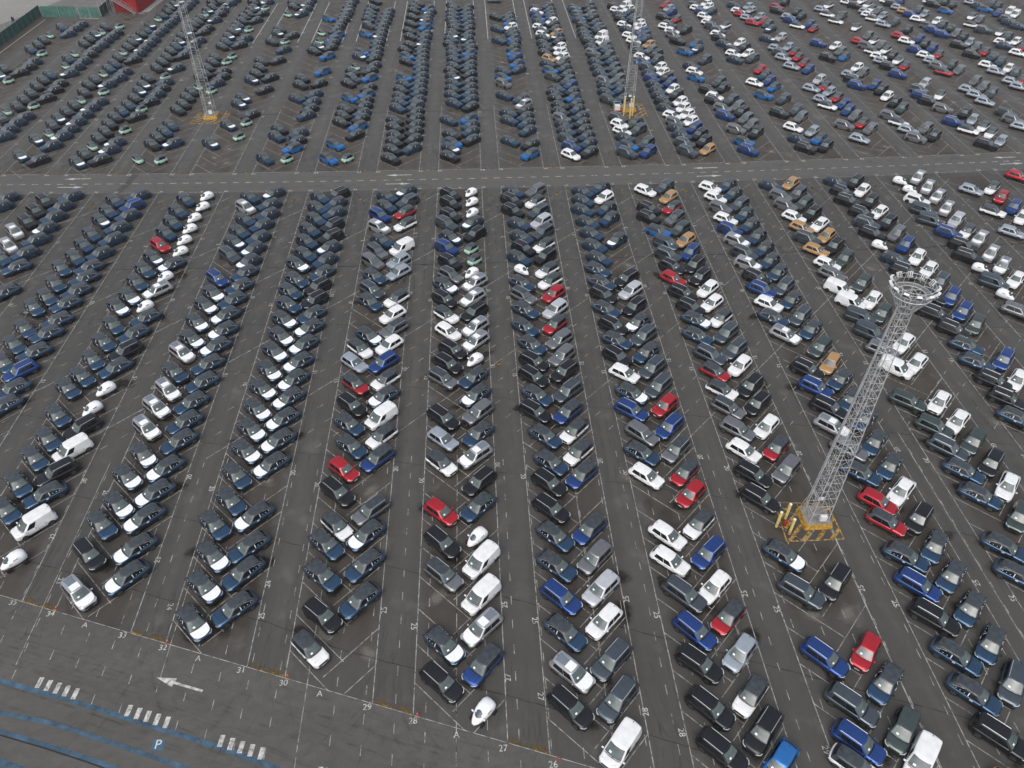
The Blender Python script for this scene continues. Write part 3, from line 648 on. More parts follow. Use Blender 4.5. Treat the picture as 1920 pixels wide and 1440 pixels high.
def shell(P, seg=1):
    """lower body as a lofted shell; material 0 paint, 1 plastic"""
    st = P['st']; v = []; f = []; fm = []
    N = 13
    for (x, w_, zs, zt, zb) in st:
        half = [(0, zb), (w_ * .80, zb), (w_ * .97, zb + (zs - zb) * .12), (w_, zb + (zs - zb) * .42), (w_ * 1.0, zb + (zs - zb) * .72), (w_ * .955, zs), (w_ * .74, zs + (zt - zs) * .62), (0, zt)]
        ring = [(-a, z) for a, z in half[1:7]][::-1]
        ring = [(-half[1][0], half[1][1])] + [(-half[i][0], half[i][1]) for i in range(2, 7)] + [(0, zt)] + [(half[i][0], half[i][1]) for i in range(6, 0, -1)]
        v += [(x, y, z) for y, z in ring]
    for i in range(len(st) - 1):
        for j in range(N):
            a = i * N + j; b = i * N + (j + 1) % N
            f.append((a, a + N, b + N, b))
            dark = j in (0, 11, 12) or (P.get('clad') and j in (1, 10))
            fm.append(1 if dark else 0)
    f.append(tuple(range(N))); fm.append(0)
    f.append(tuple(range((len(st) - 1) * N, len(st) * N))[::-1]); fm.append(0)
    # wheel arches: dark half discs just proud of the flank
    for wx in P['wx']:
        for sg in (-1, 1):
            yy = sg * (P['w'] + 0.012); o = len(v); R = P['wr'] + 0.075
            v.append((wx, yy, P['wr'] * .55))
            for k in range(13):
                a = math.pi * k / 12; v.append((wx + R * math.cos(a), yy, P['wr'] * .75 + (R) * math.sin(a)))
            for k in range(12):
                f.append((o, o + 1 + k, o + 2 + k) if sg < 0 else (o, o + 2 + k, o + 1 + k)); fm.append(1)
    return v, f, fm
def std_st(L, W, zs, zh, nose=0.0, tail=0.0, zb=.24):
    h = L / 2; w_ = W / 2
    return [(-h, w_ * .62, zs * .70, zs * .78, .40), (-h + .06, w_ * .80, zs * .86, zs * .92, .32), (-h + .18, w_ * .91, zs * .95, zs * .99, .28), (-h + .40, w_ * .975, zs * .99, zs * 1.02, zb), (-h + .7, w_, zs, zs * 1.03, zb),
            (-.2, w_ * .985, zs * .985, zs * 1.02, zb), (h - 1.30, w_ * .99, zs * .97, zh + .05, zb), (h - .85, w_ * .985, zs * .93, zh + .02, zb),
            (h - .45, w_ * .95, zh * .94, zh - .01, zb), (h - .20, w_ * .87, zh * .89, zh * .95, .26), (h - .07, w_ * .76, zh * .82, zh * .88, .29), (h - .01, w_ * .62, zh * .70, zh * .76, .33), (h, w_ * .50, zh * .50, zh * .56, .38)]
TYPES = {
 'coupe': dict(L=4.52, W=1.86, w=.93, wr=.37, wx=(-1.36, 1.38), clad=True, z0=1.00, z1=1.54, xf0=1.10, xf1=.36, xr0=-2.10, xr1=-1.66, b0=.85, b1=.63, bulge=.12, crown=.07),
 'suv': dict(L=4.46, W=1.85, w=.925, wr=.37, wx=(-1.34, 1.35), clad=True, z0=1.02, z1=1.62, xf0=1.10, xf1=.38, xr0=-2.13, xr1=-1.86, b0=.86, b1=.67, bulge=.10, crown=.05),
 'estate': dict(L=4.66, W=1.88, w=.94, wr=.37, wx=(-1.40, 1.42), clad=True, z0=1.04, z1=1.67, xf0=1.18, xf1=.42, xr0=-2.24, xr1=-1.92, b0=.86, b1=.67, bulge=.11, crown=.05),
 'hatch': dict(L=4.22, W=1.80, w=.90, wr=.35, wx=(-1.26, 1.28), clad=True, z0=.97, z1=1.53, xf0=1.03, xf1=.30, xr0=-2.00, xr1=-1.66, b0=.84, b1=.63, bulge=.11, crown=.06),
 'sedan': dict(L=4.70, W=1.82, w=.91, wr=.34, wx=(-1.40, 1.42), clad=False, z0=.93, z1=1.46, xf0=1.08, xf1=.28, xr0=-2.12, xr1=-1.50, b0=.80, b1=.58, bulge=.12, crown=.05),
 'van': dict(L=4.45, W=1.88, w=.94, wr=.34, wx=(-1.36, 1.38), clad=False, z0=1.02, z1=1.78, xf0=1.42, xf1=.62, xr0=-2.18, xr1=-2.06, b0=.92, b1=.80, bulge=.14, crown=.07),
}
SHELL = {k: None for k in TYPES}
for k, P in TYPES.items():
    P['st'] = std_st(P['L'], P['W'], P['z0'], P['z0'] * .95)
    P['S'] = cab_fn(P)
MESH = {}
def cached(key, name, fn, smooth=True):
    if key not in MESH:
        v, f, *fm = fn()
        me = bpy.data.meshes.new(name); me.from_pydata([tuple(p) for p in v], [], [tuple(q) for q in f])
        nm = (max(fm[0]) + 1) if fm else 1
        for _ in range(nm): me.materials.append(None)
        if nm > 1: me.materials[1] = M_PLASTIC
        if fm: me.polygons.foreach_set('material_index', fm[0])
        if smooth: me.polygons.foreach_set('use_smooth', [True] * len(me.polygons))
        me.update(); MESH[key] = me
    return MESH[key]
def part(key, name, fn, m, parent, smooth=True, loc=None):
    me = cached(key, name, fn, smooth)
    o = bpy.data.objects.new(name, me); C.objects.link(o); o.parent = parent
    if me.materials[0] is None or me.materials[0] != m:
        o.material_slots[0].link = 'OBJECT'; o.material_slots[0].material = m
    if loc: o.location = loc
    return o
def merge(*parts_):
    V = []; F = []
    for v, f in parts_:
        o = len(V); V += list(v); F += [tuple(i + o for i in q) for q in f]
    return V, F
def roof_geo(P, grow=0.0, x0=None, x1=None, thick=False):
    """cabin skin from belt to roof edge plus a crowned roof"""
    S = P['S']; V = []; F = []
    us = [0, .25, .5, .75, .99] + [1.02, 1.25, 1.5, 1.75, 1.97] + [2, 2.25, 2.5, 2.75, 2.99] + [3.02, 3.25, 3.5, 3.75, 3.97]
    n = len(us)
    for t in (0, .35, .7, .93, 1.0): V += [S(u, t) for u in us]
    # roof rings shrinking toward the centre, lifted
    cx = (P['xf1'] + P['xr1']) / 2
    for s, z in ((.93, .45), (.75, .8), (.4, 1.0)):
        for u in us:
            p = S(u, 1.0); V.append(Vector((cx + (p.x - cx) * s, p.y * s, P['z1'] + P['crown'] * z)))
    V.append(Vector((cx, 0, P['z1'] + P['crown'])))
    for r in range(7):
        for i in range(n): a = r * n + i; b = r * n + (i + 1) % n; F.append((a, b, b + n, a + n))
    last = 7 * n
    for i in range(n): F.append((last + i, last + (i + 1) % n, len(V) - 1))
    return V, F
def wheel_geo(R, W_):
    def fn():
        v = []; f = []; n = 18
        for y, r in ((-W_ / 2, R * .62), (-W_ / 2, R * .93), (-W_ * .38, R), (W_ * .38, R), (W_ / 2, R * .93), (W_ / 2, R * .62)):
            v += [(r * math.cos(2 * math.pi * i / n), y, r * math.sin(2 * math.pi * i / n)) for i in range(n)]
        for k in range(5):
            for i in range(n): a = k * n + i; b = k * n + (i + 1) % n; f.append((a, b, b + n, a + n))
        f.append(tuple(range(n))[::-1]); f.append(tuple(range(5 * n, 6 * n)))
        return v, f
    return fn
def rim_geo(R):
    def fn():
        v = []; f = []
        for k in range(5):
            a = 2 * math.pi * k / 5
            for da, r in ((-.12, R * .12), (.12, R * .12), (.20, R * .66), (-.20, R * .66)):
                v.append((r * math.cos(a + da * (1 if r > R * .3 else 4)), 0, r * math.sin(a + da * (1 if r > R * .3 else 4))))
            f.append((4 * k, 4 * k + 1, 4 * k + 2, 4 * k + 3))
        n = 20; o = len(v)
        for r in (R * .60, R * .68): v += [(r * math.cos(2 * math.pi * i / n), .004, r * math.sin(2 * math.pi * i / n)) for i in range(n)]
        for i in range(n): f.append((o + i, o + (i + 1) % n, o + n + (i + 1) % n, o + n + i))
        return v, f
    return fn
def top_z(P, x, y):
    """height of the bonnet/deck at (x, y)"""
    st = P['st']
    for a, b in zip(st, st[1:]):
        if a[0] <= x <= b[0]:
            t = (x - a[0]) / (b[0] - a[0]); w_ = a[1] + (b[1] - a[1]) * t; zs = a[2] + (b[2] - a[2]) * t; zt = a[3] + (b[3] - a[3]) * t
            q = abs(y) / w_
            if q < .74: return zt + (zs + (zt - zs) * .62 - zt) * (q / .74)
            return (zs + (zt - zs) * .62) + (zs - (zs + (zt - zs) * .62)) * min(1, (q - .74) / .215)
    return st[-1][3]
def bonnet_geo(P, lift, x0, x1, wf):
    def fn():
        v = []; f = []; nx, ny = 8, 8
        for i in range(nx + 1):
            x = x0 + (x1 - x0) * i / nx
            hw = wf * (P['W'] / 2) * (1 - .20 * (i / nx) ** 2.2)
            for j in range(ny + 1):
                q = -1 + 2 * j / ny
                xx = x - .10 * q * q * (1 if i == 0 else .4) - (.16 * q * q if i >= nx - 1 else 0)
                v.append((xx, q * hw, top_z(P, xx, q * hw) + lift))
        for i in range(nx):
            for j in range(ny): a = i * (ny + 1) + j; f.append((a, a + ny + 1, a + ny + 2, a + 1))
        return v, f
    return fn
def box_geo(c, d):
    def fn():
        x, y, z = (q / 2 for q in d)
        v = [(c[0] + a * x, c[1] + b * y, c[2] + e * z) for a, b, e in ((-1,-1,-1),(1,-1,-1),(1,1,-1),(-1,1,-1),(-1,-1,1),(1,-1,1),(1,1,1),(-1,1,1))]
        return v, [(0,3,2,1),(4,5,6,7),(0,1,5,4),(1,2,6,5),(2,3,7,6),(3,0,4,7)]
    return fn

# colour code -> name, body, roof, extras
CODE = {
 'n': ('navy coupe SUV with black roof', 'coupe', 'navy', 'film', 'tape'),
 'h': ('navy coupe SUV with white bonnet film', 'coupe', 'navy', 'film', 'tape bonnet'),
 'k': ('black SUV', 'suv', 'black', 'body', 'rails'),
 'i': ('black coupe SUV', 'coupe', 'black', 'film', 'tape'),
 'y': ('white fastback saloon', 'sedan', 'white', 'body', ''),
 'f': ('long black SUV', 'estate', 'black', 'body', 'rails'),
 'g': ('slate grey SUV', 'estate', 'slate', 'body', 'rails'),
 's': ('mid grey SUV', 'suv', 'grey', 'body', ''),
 't': ('grey SUV with black roof', 'suv', 'grey', 'film', 'rails'),
 'e': ('green-grey SUV', 'suv', 'green', 'body', ''),
 'b': ('deep blue SUV', 'suv', 'blue', 'body', 'rails'),
 'j': ('deep blue SUV with black roof', 'suv', 'blue', 'film', ''),
 'x': ('pearl silver SUV', 'suv', 'pearl', 'body', ''),
 'p': ('silver SUV with white bonnet and roof film', 'suv', 'silver', 'glass', 'bonnet roof'),
 'w': ('white hatchback', 'hatch', 'white', 'body', ''),
 'W': ('white film-wrapped estate car', 'suv', 'white', 'body', ''),
 'a': ('white hatchback with black roof', 'hatch', 'white', 'film', ''),
 'r': ('red hatchback', 'hatch', 'red', 'body', ''),
 'q': ('red hatchback with black roof', 'hatch', 'red', 'film', ''),
 'l': ('pale blue-grey hatchback', 'hatch', 'pale', 'body', ''),
 'o': ('sandy orange crossover', 'hatch', 'tan', 'body', ''),
 'u': ('bright blue coupe SUV with dark roof', 'coupe', 'bright', 'film', ''),
 'U': ('bright blue coupe SUV', 'coupe', 'bright', 'body', ''),
 'V': ('small white panel van', 'van', 'white', 'body', ''),
 'D': ('small dark grey panel van', 'van', 'slate', 'body', ''),
 'c': ('white-wrapped microcar', 'micro', 'white', 'body', ''),
 'm': ('mint microcar with black roof', 'mint', 'mint', 'film', ''),
}
SHORT = {'U': 'bright blue SUV', 'i': 'black coupe SUV', 'y': 'white saloon', 'f': 'long black SUV', 'n': 'navy SUV', 'h': 'white-bonneted navy SUV', 'k': 'black SUV', 'g': 'slate SUV', 's': 'grey SUV', 't': 'black-roofed grey SUV', 'e': 'green-grey SUV', 'b': 'deep blue SUV', 'j': 'black-roofed blue SUV',
         'x': 'pearl SUV', 'p': 'film-roofed silver SUV', 'w': 'white hatchback', 'W': 'wrapped white car', 'a': 'black-roofed white hatchback', 'r': 'red hatchback', 'q': 'black-roofed red hatchback', 'l': 'pale hatchback', 'o': 'sandy crossover', 'u': 'bright blue SUV',
         'V': 'white van', 'D': 'dark van', 'c': 'white microcar', 'm': 'mint microcar'}
NAME = {'estate': 'parked_suv', 'sedan': 'parked_saloon', 'coupe': 'parked_suv', 'suv': 'parked_suv', 'hatch': 'parked_hatchback', 'van': 'parked_van', 'micro': 'microcar', 'mint': 'microcar'}

def build_car(code, level, loc, rz, rnd):
    desc, ty, col, roof, ex = CODE[code]
    e = empty(NAME[ty], loc, rz)
    if ty in ('micro', 'mint'): build_micro(e, ty, level); return e
    P = TYPES[ty]; S = P['S']
    pm = PAINT[col]; L = P['L'] / 2; W2 = P['W'] / 2
    part((ty, 'body'), 'body', lambda: shell(P), pm, e)
    rm = {'film': M_FILMROOF, 'body': pm, 'glass': PAINT['silver']}[roof]
    part((ty, 'roof'), 'roof', lambda: roof_geo(P), rm, e)
    part((ty, 'wind'), 'windscreen', lambda: patch(S, .03, .97, .06, .93, 6, 3, .014), M_WIND, e)
    part((ty, 'rearw'), 'rear_window', lambda: patch(S, 2.08, 2.92, .25, .88, 6, 3, .014), M_GLASS, e)
    if level >= 0:
        for sg, (ua, ub) in ((1, (1.0, 1.0)), (-1, (3.0, 3.0))):
            if ty == 'van': rngs = ((.04, .30),)
            else: rngs = ((.05, .40), (.425, .86))
            for a, b in rngs:
                if sg > 0: part((ty, 'sw', sg, a), 'side_window', lambda: patch(S, 1 + a, 1 + b, .10, .84, 4, 2, .012), M_GLASS, e)
                else: part((ty, 'sw', sg, a), 'side_window', lambda: patch(S, 4 - b, 4 - a, .10, .84, 4, 2, .012), M_GLASS, e)
    wg = wheel_geo(P['wr'], .23)
    for wx in P['wx']:
        for sg in (-1, 1):
            wo = part(('wheel', P['wr']), 'wheel', wg, M_TYRE, e, True, (wx, sg * (W2 - .095), P['wr']))
            if level >= 2:
                part(('rim', P['wr']), 'rim', rim_geo(P['wr']), M_RIM, wo, False, (0, sg * .122, 0))
    x0 = P['xf0'] + .07; x1 = L - .22
    if 'bonnet' in ex:
        part((ty, 'film', 'b'), 'bonnet_film', bonnet_geo(P, .012, P['xf0'] + .03, L - .12, .92), M_FILM, e)
    if level >= 2:
        def cowl():
            mb = MB(); pts = [S(u, .0, .035) for u in (.06, .2, .35, .5, .65, .8, .94)]
            for p, q in zip(pts, pts[1:]): mb.bar((p.x, p.y, p.z + .012), (q.x, q.y, q.z + .012), .028)
            return mb.v, mb.f
        part((ty, 'cowl'), 'cowl', cowl, M_PLASTIC, e, False)
        if code != 'V':
            def plate(): return box_geo((L + .012, 0, .48), (.02, .46, .10))()
            part((ty, 'plate'), 'blank_plate', plate, M_WHITE if code in 'wary' else M_PLASTIC, e, False)
    if level >= 2 and 'bonnet' not in ex:
        part((ty, 'bonnet'), 'bonnet', bonnet_geo(P, .008, x0, x1, .79), pm, e)
    if 'roof' in ex.split():
        def fr():
            v = []; f = []
            xa, xb = P['xf1'] - .12, P['xf1'] - .95
            for i in range(3):
                for j in range(5):
                    y = -.46 + .92 * j / 4; x = xa + (xb - xa) * i / 2 - .05 * (y / .46) ** 2 * (i == 0)
                    v.append((x, y, P['z1'] + P['crown'] * 1.0 + .02 - .03 * (y / .5) ** 2))
            for i in range(2):
                for j in range(4): a = i * 5 + j; f.append((a, a + 5, a + 6, a + 1))
            return v, f
        part((ty, 'roof_film'), 'roof_film', fr, M_FILM, e)
        def fg():
            v = []; f = []
            xa, xb = P['xf1'] - .97, P['xr1'] + .22
            for i in range(3):
                for j in range(5):
                    y = -.46 + .92 * j / 4; v.append((xa + (xb - xa) * i / 2, y, P['z1'] + P['crown'] * 1.0 + .015 - .03 * (y / .5) ** 2))
            for i in range(2):
                for j in range(4): a = i * 5 + j; f.append((a, a + 5, a + 6, a + 1))
            return v, f
        part((ty, 'glass_roof'), 'glass_roof', fg, M_GLASSROOF, e)
    if 'tape' in ex and level >= 1:
        for sg in (-1, 1):
            def ft():
                mb = MB()
                p = S(1.40 if sg > 0 else 3.60, .45); mb.box((p.x, p.y + sg * .012, p.z), (.07, .03, .40), rot=Matrix.Rotation(sg * .35, 3, 'X'))
                return mb.v, mb.f
            part((ty, 'tape', sg), 'protective_tape', ft, M_TAPE, e, False)
            part((ty, 'tape2', sg), 'tape_patch', box_geo((.02, sg * (W2 + .006), .86), (.26, .03, .13)), M_TAPE, e, False)
            if level >= 2:
                for u in (.55, .70, .84):
                    q = S((1 + u) if sg > 0 else (4 - u), .30)
                    part((ty, 'dot', sg, u), 'tape_dot', box_geo((q.x, q.y + sg * .016, q.z), (.065, .03, .065)), M_TAPE, e, False)
        for sg in (-1, 1):
            def fc():
                a = [S((1 + u) if sg > 0 else (4 - u), t, .02) for u, t in ((.62, .88), (.76, .80), (.88, .62), (.97, .34))]
                mb = MB()
                for p, q in zip(a, a[1:]): mb.bar(p, q, .013)
                return mb.v, mb.f
            part((ty, 'wtrim', sg), 'window_trim', fc, M_CHROME, e, False)
    if 'rails' in ex:
        for sg in (-1, 1):
            def rr():
                mb = MB(); pts = []
                for k in range(6):
                    s = k / 5; x = P['xf1'] - .12 + (P['xr1'] + .28 - P['xf1'] + .12) * s
                    pts.append((x, sg * (P['b1'] * .93), P['z1'] + .075 + .02 * math.sin(math.pi * s)))
                for p, q in zip(pts, pts[1:]): mb.bar(p, q, .024)
                return mb.v, mb.f
            part((ty, 'rail', sg), 'roof_rail', rr, M_CHROME, e, False)
    if level >= 1:
        for sg in (-1, 1):
            def mir():
                v, f = box_geo((P['xf0'] - .22, sg * (W2 + .10), P['z0'] + .07), (.13, .20, .13))(); return v, f
            part((ty, 'mirror', sg), 'mirror', mir, M_PLASTIC if roof == 'film' else pm, e, True)
            def hl():
                mb = MB(); zc = P['z0'] * .80
                P_ = [(L - .42, W2 * .93), (L - .20, W2 * .86), (L - .05, W2 * .66), (L - .015, W2 * .50)]
                for (xa, ya), (xb, yb) in zip(P_, P_[1:]): mb.bar((xa + .01, sg * (ya + .005), zc + .06), (xb + .015, sg * (yb + .005), zc - .01), .036 if ty != 'coupe' else .024, 4)
                return mb.v, mb.f
            part((ty, 'hl', sg), 'headlight', hl, M_LAMP, e, False)
            def tl():
                v, f = box_geo((-L + .055, sg * W2 * .70, P['z0'] * .80), (.08, .34, .09))(); return v, f
            part((ty, 'tl', sg), 'tail_light', tl, M_TAIL, e, False)
    if level >= 2:
        def gr():
            mb = MB(); mb.box((L - .04, 0, P['z0'] * .66), (.12, W2 * 1.15, .20)); mb.box((L - .02, 0, .38), (.08, W2 * 1.4, .16)); return mb.v, mb.f
        part((ty, 'grille'), 'grille', gr, M_PLASTIC, e, False)
        # open door seams
        def seams():
            mb = MB()
            for sg in (-1, 1):
                for x in (.95, -.12, -1.0):
                    mb.box((x, sg * (W2 + .001), .62), (.016, .014, .52))
                for x in (.10, -.85): mb.box((x, sg * (W2 + .004), .84), (.17, .03, .03))
            return mb.v, mb.f
        part((ty, 'doors'), 'door_trim', seams, M_PLASTIC, e, False)
        def pap():
            k = rnd.random; v = []; f = []
            for (u, t, wu, wt) in ((.24, .22, .14, .17),):
                o = len(v)
                for a, b in ((0, 0), (1, 0), (1, 1), (0, 1)): v.append(S(u + wu * a, t + wt * b, .024))
                f.append((o, o + 1, o + 2, o + 3))
            return v, f
        part((ty, 'paper'), 'windscreen_paper', pap, M_PAPER, e, False)
        def wip():
            mb = MB()
            a = S(.15, .06, .03); b = S(.55, .10, .03); mb.bar(a, b, .012)
            a = S(.50, .05, .03); b = S(.86, .12, .03); mb.bar(a, b, .012)
            return mb.v, mb.f
        part((ty, 'wiper'), 'wiper', wip, M_PLASTIC, e, False)
        def ant():
            mb = MB(); mb.bar((P['xr1'] + .25, 0, P['z1'] + P['crown'] * .6), (P['xr1'] + .08, 0, P['z1'] + P['crown'] + .07), .035, 5, r2=.01); return mb.v, mb.f
        part((ty, 'antenna'), 'antenna', ant, M_PLASTIC, e, False)
    elif level == 1:
        def pap1():
            v = []
            for a, b in ((0, 0), (1, 0), (1, 1), (0, 1)): v.append(S(.28 + .12 * a, .22 + .18 * b, .024))
            return v, [(0, 1, 2, 3)]
        if rnd.random() < .6: part((ty, 'paper1'), 'windscreen_paper', pap1, M_PAPER, e, False)
    return e

def loft(sec, n=14):
    """sec: list of (x, halfwidth, zbottom, ztop, squareness)"""
    v = []; f = []
    for x, w_, zb, zt, q in sec:
        for i in range(n):
            a = 2 * math.pi * (i + .5) / n
            c, s = math.cos(a), math.sin(a)
            cc = math.copysign(abs(c) ** q, c); ss = math.copysign(abs(s) ** q, s)
            v.append((x, w_ * cc, (zb + zt) / 2 + (zt - zb) / 2 * ss))
    for k in range(len(sec) - 1):
        for i in range(n): a = k * n + i; b = k * n + (i + 1) % n; f.append((a, a + n, b + n, b))
    f.append(tuple(range(n))); f.append(tuple(range((len(sec) - 1) * n, len(sec) * n))[::-1])
    return v, f
def build_micro(e, ty, level):
    if ty == 'micro':
        def bd(): return loft([(-1.22, .34, .55, 1.02, .8), (-1.12, .56, .38, 1.26, .72), (-.80, .68, .32, 1.46, .66), (-.15, .70, .30, 1.52, .66), (.30, .64, .30, 1.40, .72), (.72, .52, .32, 1.10, .78), (1.10, .36, .34, .84, .85), (1.36, .15, .42, .66, 1)])
        part(('micro', 'body'), 'body', bd, M_FILM, e)
        def wn():
            v = []; f = []; n = 14
            v.append((.62, 0, 1.28))
            for i in range(n):
                a = 2 * math.pi * i / n; x = .60 + .30 * math.cos(a); y = .38 * math.sin(a) * (1 - .25 * math.cos(a))
                v.append((x, y, 1.235 - (x - .60) * .70 - .17 * (y / .4) ** 2 + .03))
            for i in range(n): f.append((0, 1 + i, 1 + (i + 1) % n))
            return v, f
        part(('micro', 'win'), 'windscreen', wn, mat('dark_film_window', (.06, .085, .11), .2, 0, .5), e)
        for sg in (-1, 1):
            def sw():
                mb = MB(); mb.box((-.15, sg * .635, 1.20), (.46, .05, .16), rot=Matrix.Rotation(-sg * .42, 3, 'X') @ Matrix.Rotation(.15, 3, 'Y')); return mb.v, mb.f
            part(('micro', 'sw', sg), 'side_window', sw, M_GLASS, e, False)
            def mi(): return box_geo((.62, sg * .66, 1.05), (.12, .22, .14))()
            part(('micro', 'mir', sg), 'mirror', mi, M_FILM, e)
            part(('micro', 'wh'), 'wheel', wheel_geo(.29, .16), M_TYRE, e, True, (-.74, sg * .72, .29))
            part(('micro', 'wh'), 'wheel', wheel_geo(.29, .16), M_TYRE, e, True, (.82, sg * .62, .29))
    else:
        def bd(): return loft([(-1.15, .58, .30, .98, .5), (-1.05, .66, .22, 1.02, .45), (0, .69, .20, 1.00, .45), (.75, .67, .20, .96, .45), (1.08, .60, .24, .82, .5), (1.16, .52, .32, .72, .55)])
        part(('mint', 'body'), 'body', bd, PAINT['mint'], e)
        P = dict(xf0=1.0, xf1=.50, xr0=-1.05, xr1=-.86, b0=.64, b1=.55, z0=.94, z1=1.44, bulge=.06, crown=.05)
        S = cab_fn(P); P['S'] = S
        part(('mint', 'roof'), 'roof', lambda: roof_geo(P), M_FILMROOF, e)
        part(('mint', 'ws'), 'windscreen', lambda: patch(S, .04, .96, .06, .92, 4, 2, .012), M_WIND, e)
        part(('mint', 'rw'), 'rear_window', lambda: patch(S, 2.08, 2.92, .1, .9, 4, 2, .012), M_GLASS, e)
        for sg in (-1, 1):
            a, b = (1.06, 1.9) if sg > 0 else (3.1, 3.94)
            part(('mint', 'sw', sg), 'side_window', lambda: patch(S, a, b, .1, .85, 4, 2, .012), M_GLASS, e)
            for x in (-.74, .76): part(('mint', 'wh'), 'wheel', wheel_geo(.27, .16), M_TYRE, e, True, (x, sg * .62, .27))
            def hl(): return box_geo((1.12, sg * .42, .66), (.08, .12, .12))()
            part(('mint', 'hl', sg), 'headlight', hl, M_LAMP, e, False)

# ------------------------------------------------------------------ place every car
ORD = ['nearest', 'second', 'third', 'fourth', 'fifth', 'sixth', 'seventh', 'eighth', 'ninth', 'tenth', 'eleventh', 'twelfth', 'thirteenth', 'fourteenth', 'fifteenth', 'sixteenth', 'seventeenth', 'eighteenth', 'nineteenth', 'twentieth'] \
      + ['twenty-' + q for q in ('first', 'second', 'third', 'fourth', 'fifth', 'sixth', 'seventh', 'eighth', 'ninth')] + ['thirtieth'] + ['thirty-' + q for q in ('first', 'second', 'third', 'fourth', 'fifth', 'sixth', 'seventh', 'eighth', 'ninth')] + ['fortieth']
def nth(k): return 'nearest' if k == 0 else ORD[k] + ' nearest'
COLF = {-4: 'column between painted 34 and 33', -3: 'column between painted 32 and 31', -2: 'column between painted 30 and 29', -1: 'column between painted 28 and 27', 0: 'column right of painted 26'}
def colname(lot, c):
    if lot == 'F':
        if c in COLF: return COLF[c]
        if c == -5: return 'column left of painted 35'
        if c < -5: return ORD[-5 - c] + ' column left of painted 35'
        if c == 2: return 'column of the tall mast'
        if c == 1: return 'column just left of mast'
        if c == 3: return 'column just right of mast'
        return ORD[c - 3] + ' column right of mast'
    d = c - 2
    if d == 0: return 'back-lot column of middle mast'
    return 'back lot, ' + (ORD[abs(d) - 1] if abs(d) > 1 else 'first') + ' column ' + ('right' if d > 0 else 'left') + ' of mast'
cars = []; rows = {}
import re as _re
for line in CARS.strip().splitlines():
    key, rest = line.split(' ', 1); lot, c, s = key.split(','); c = int(c)
    R = []
    for t_ in rest.split():
        m_ = _re.match(r'(-?\d+),(\d+)(\w)$', t_)
        kk = m_[3]; fx = int(m_[1]) * 7 + int(m_[2]) * 3
        if lot == 'B' and c <= 1 and kk == 'k': kk = 'i'
        if lot == 'F' and c >= 3 and s == 'R' and kk == 'w': kk = 'y'
        if kk == 'k' and fx % 3 == 0: kk = 'f'
        if kk == 'u' and lot == 'F' and int(m_[2]) < 400: kk = 'U'
        R.append(dict(x=int(m_[1]) / 10, y=int(m_[2]) / 10, k=kk, lot=lot, c=c, s=s))
    R.sort(key=lambda r: r['y'])
    for i, r in enumerate(R):
        r['rank'] = i; r['prev'] = R[i - 1]['k'] if i else None; r['next'] = R[i + 1]['k'] if i + 1 < len(R) else None
    rows[(lot, c, s)] = R; cars += R
px = {}
def pix(x, y, h=.7):
    c_, s_ = math.cos(YAW), math.sin(YAW)
    xx = x * c_ + y * s_; fw = -x * s_ + y * c_; up = h - CAM_H
    z = fw * math.cos(PITCH) - up * math.sin(PITCH); yy = fw * math.sin(PITCH) + up * math.cos(PITCH)
    return 960 + 1400 * xx / z, 720 - 1400 * yy / z, z
for r in cars:
    u_, v_, z_ = pix(r['x'], r['y']); r['z'] = z_
    r['vis'] = -50 < u_ < 1970 and -30 < v_ < 1490
cand = sorted([r for r in cars if r['k'] not in 'VDcm' and r['vis']], key=lambda r: r['z'])
# SUVs and hatchbacks: the 300 that show largest of each kind are things of their own
big = set(id(r) for r in [q for q in cand if NAME[CODE[q['k']][1]] == 'parked_suv'][:NSUV]) | set(id(r) for r in [q for q in cand if NAME[CODE[q['k']][1]] == 'parked_hatchback'][:NHATCH])
between = {}
for r in cars:
    if r['prev'] and r['next']: r['btw'] = (r['k'], tuple(sorted((r['prev'], r['next'])))); between[r['btw']] = between.get(r['btw'], 0) + 1
    else: r['btw'] = None
far = []
for r in cars:
    if not r['vis']: continue
    sg = 1 if r['s'] == 'L' else -1
    rnd = random.Random(int(r['x'] * 131 + r['y'] * 977))
    rz = math.atan2(-1, sg) + math.radians(rnd.gauss(0, 1.8))
    if r['k'] in 'VDcm' or id(r) in big or r['k'] == 'y':
        level = 2 if r['z'] < 100 else (1 if r['z'] < 145 else 0)
        e = build_car(r['k'], level, (r['x'], r['y'], 0.006), rz, rnd)
        side_ = 'left row' if r['s'] == 'L' else 'right row'
        desc = CODE[r['k']][0]
        if r['btw'] and between[r['btw']] == 1 and r['k'] not in 'nhk' and not (r['prev'] == r['next'] and r['prev'] in 'n'):
            lab = '%s, parked between a %s and a %s' % (desc, SHORT[r['next']], SHORT[r['prev']])
            if r['next'] == r['prev']: lab = '%s, parked between two %ss' % (desc, SHORT[r['next']])
            if len(lab.split()) > 16: lab = '%s between %s and %s' % (desc, SHORT[r['next']], SHORT[r['prev']])
            if r['lot'] == 'B': lab = lab.replace('parked between', 'beyond the road between')
        else:
            lab = '%s, %s in %s, %s' % (desc, nth(r['rank']), side_, colname(r['lot'], r['c']))
        if len(lab.split()) > 16:
            lab = '%s, %s in %s, %s' % (SHORT[r['k']], nth(r['rank']), side_, colname(r['lot'], r['c']))
        cat = {'parked_saloon': 'saloon', 'parked_suv': 'SUV', 'parked_hatchback': 'hatchback', 'parked_van': 'van', 'microcar': 'microcar'}[e.name.split('.')[0]]
        tag(e, lab, cat, {'parked_saloon': 'white saloons parked in angled bays', 'parked_suv': 'new SUVs parked in angled bays', 'parked_hatchback': 'new hatchbacks parked in angled bays', 'parked_van': 'small vans parked in angled bays', 'microcar': 'microcars parked in angled bays'}[e.name.split('.')[0]])
    else: far.append((r, rz))

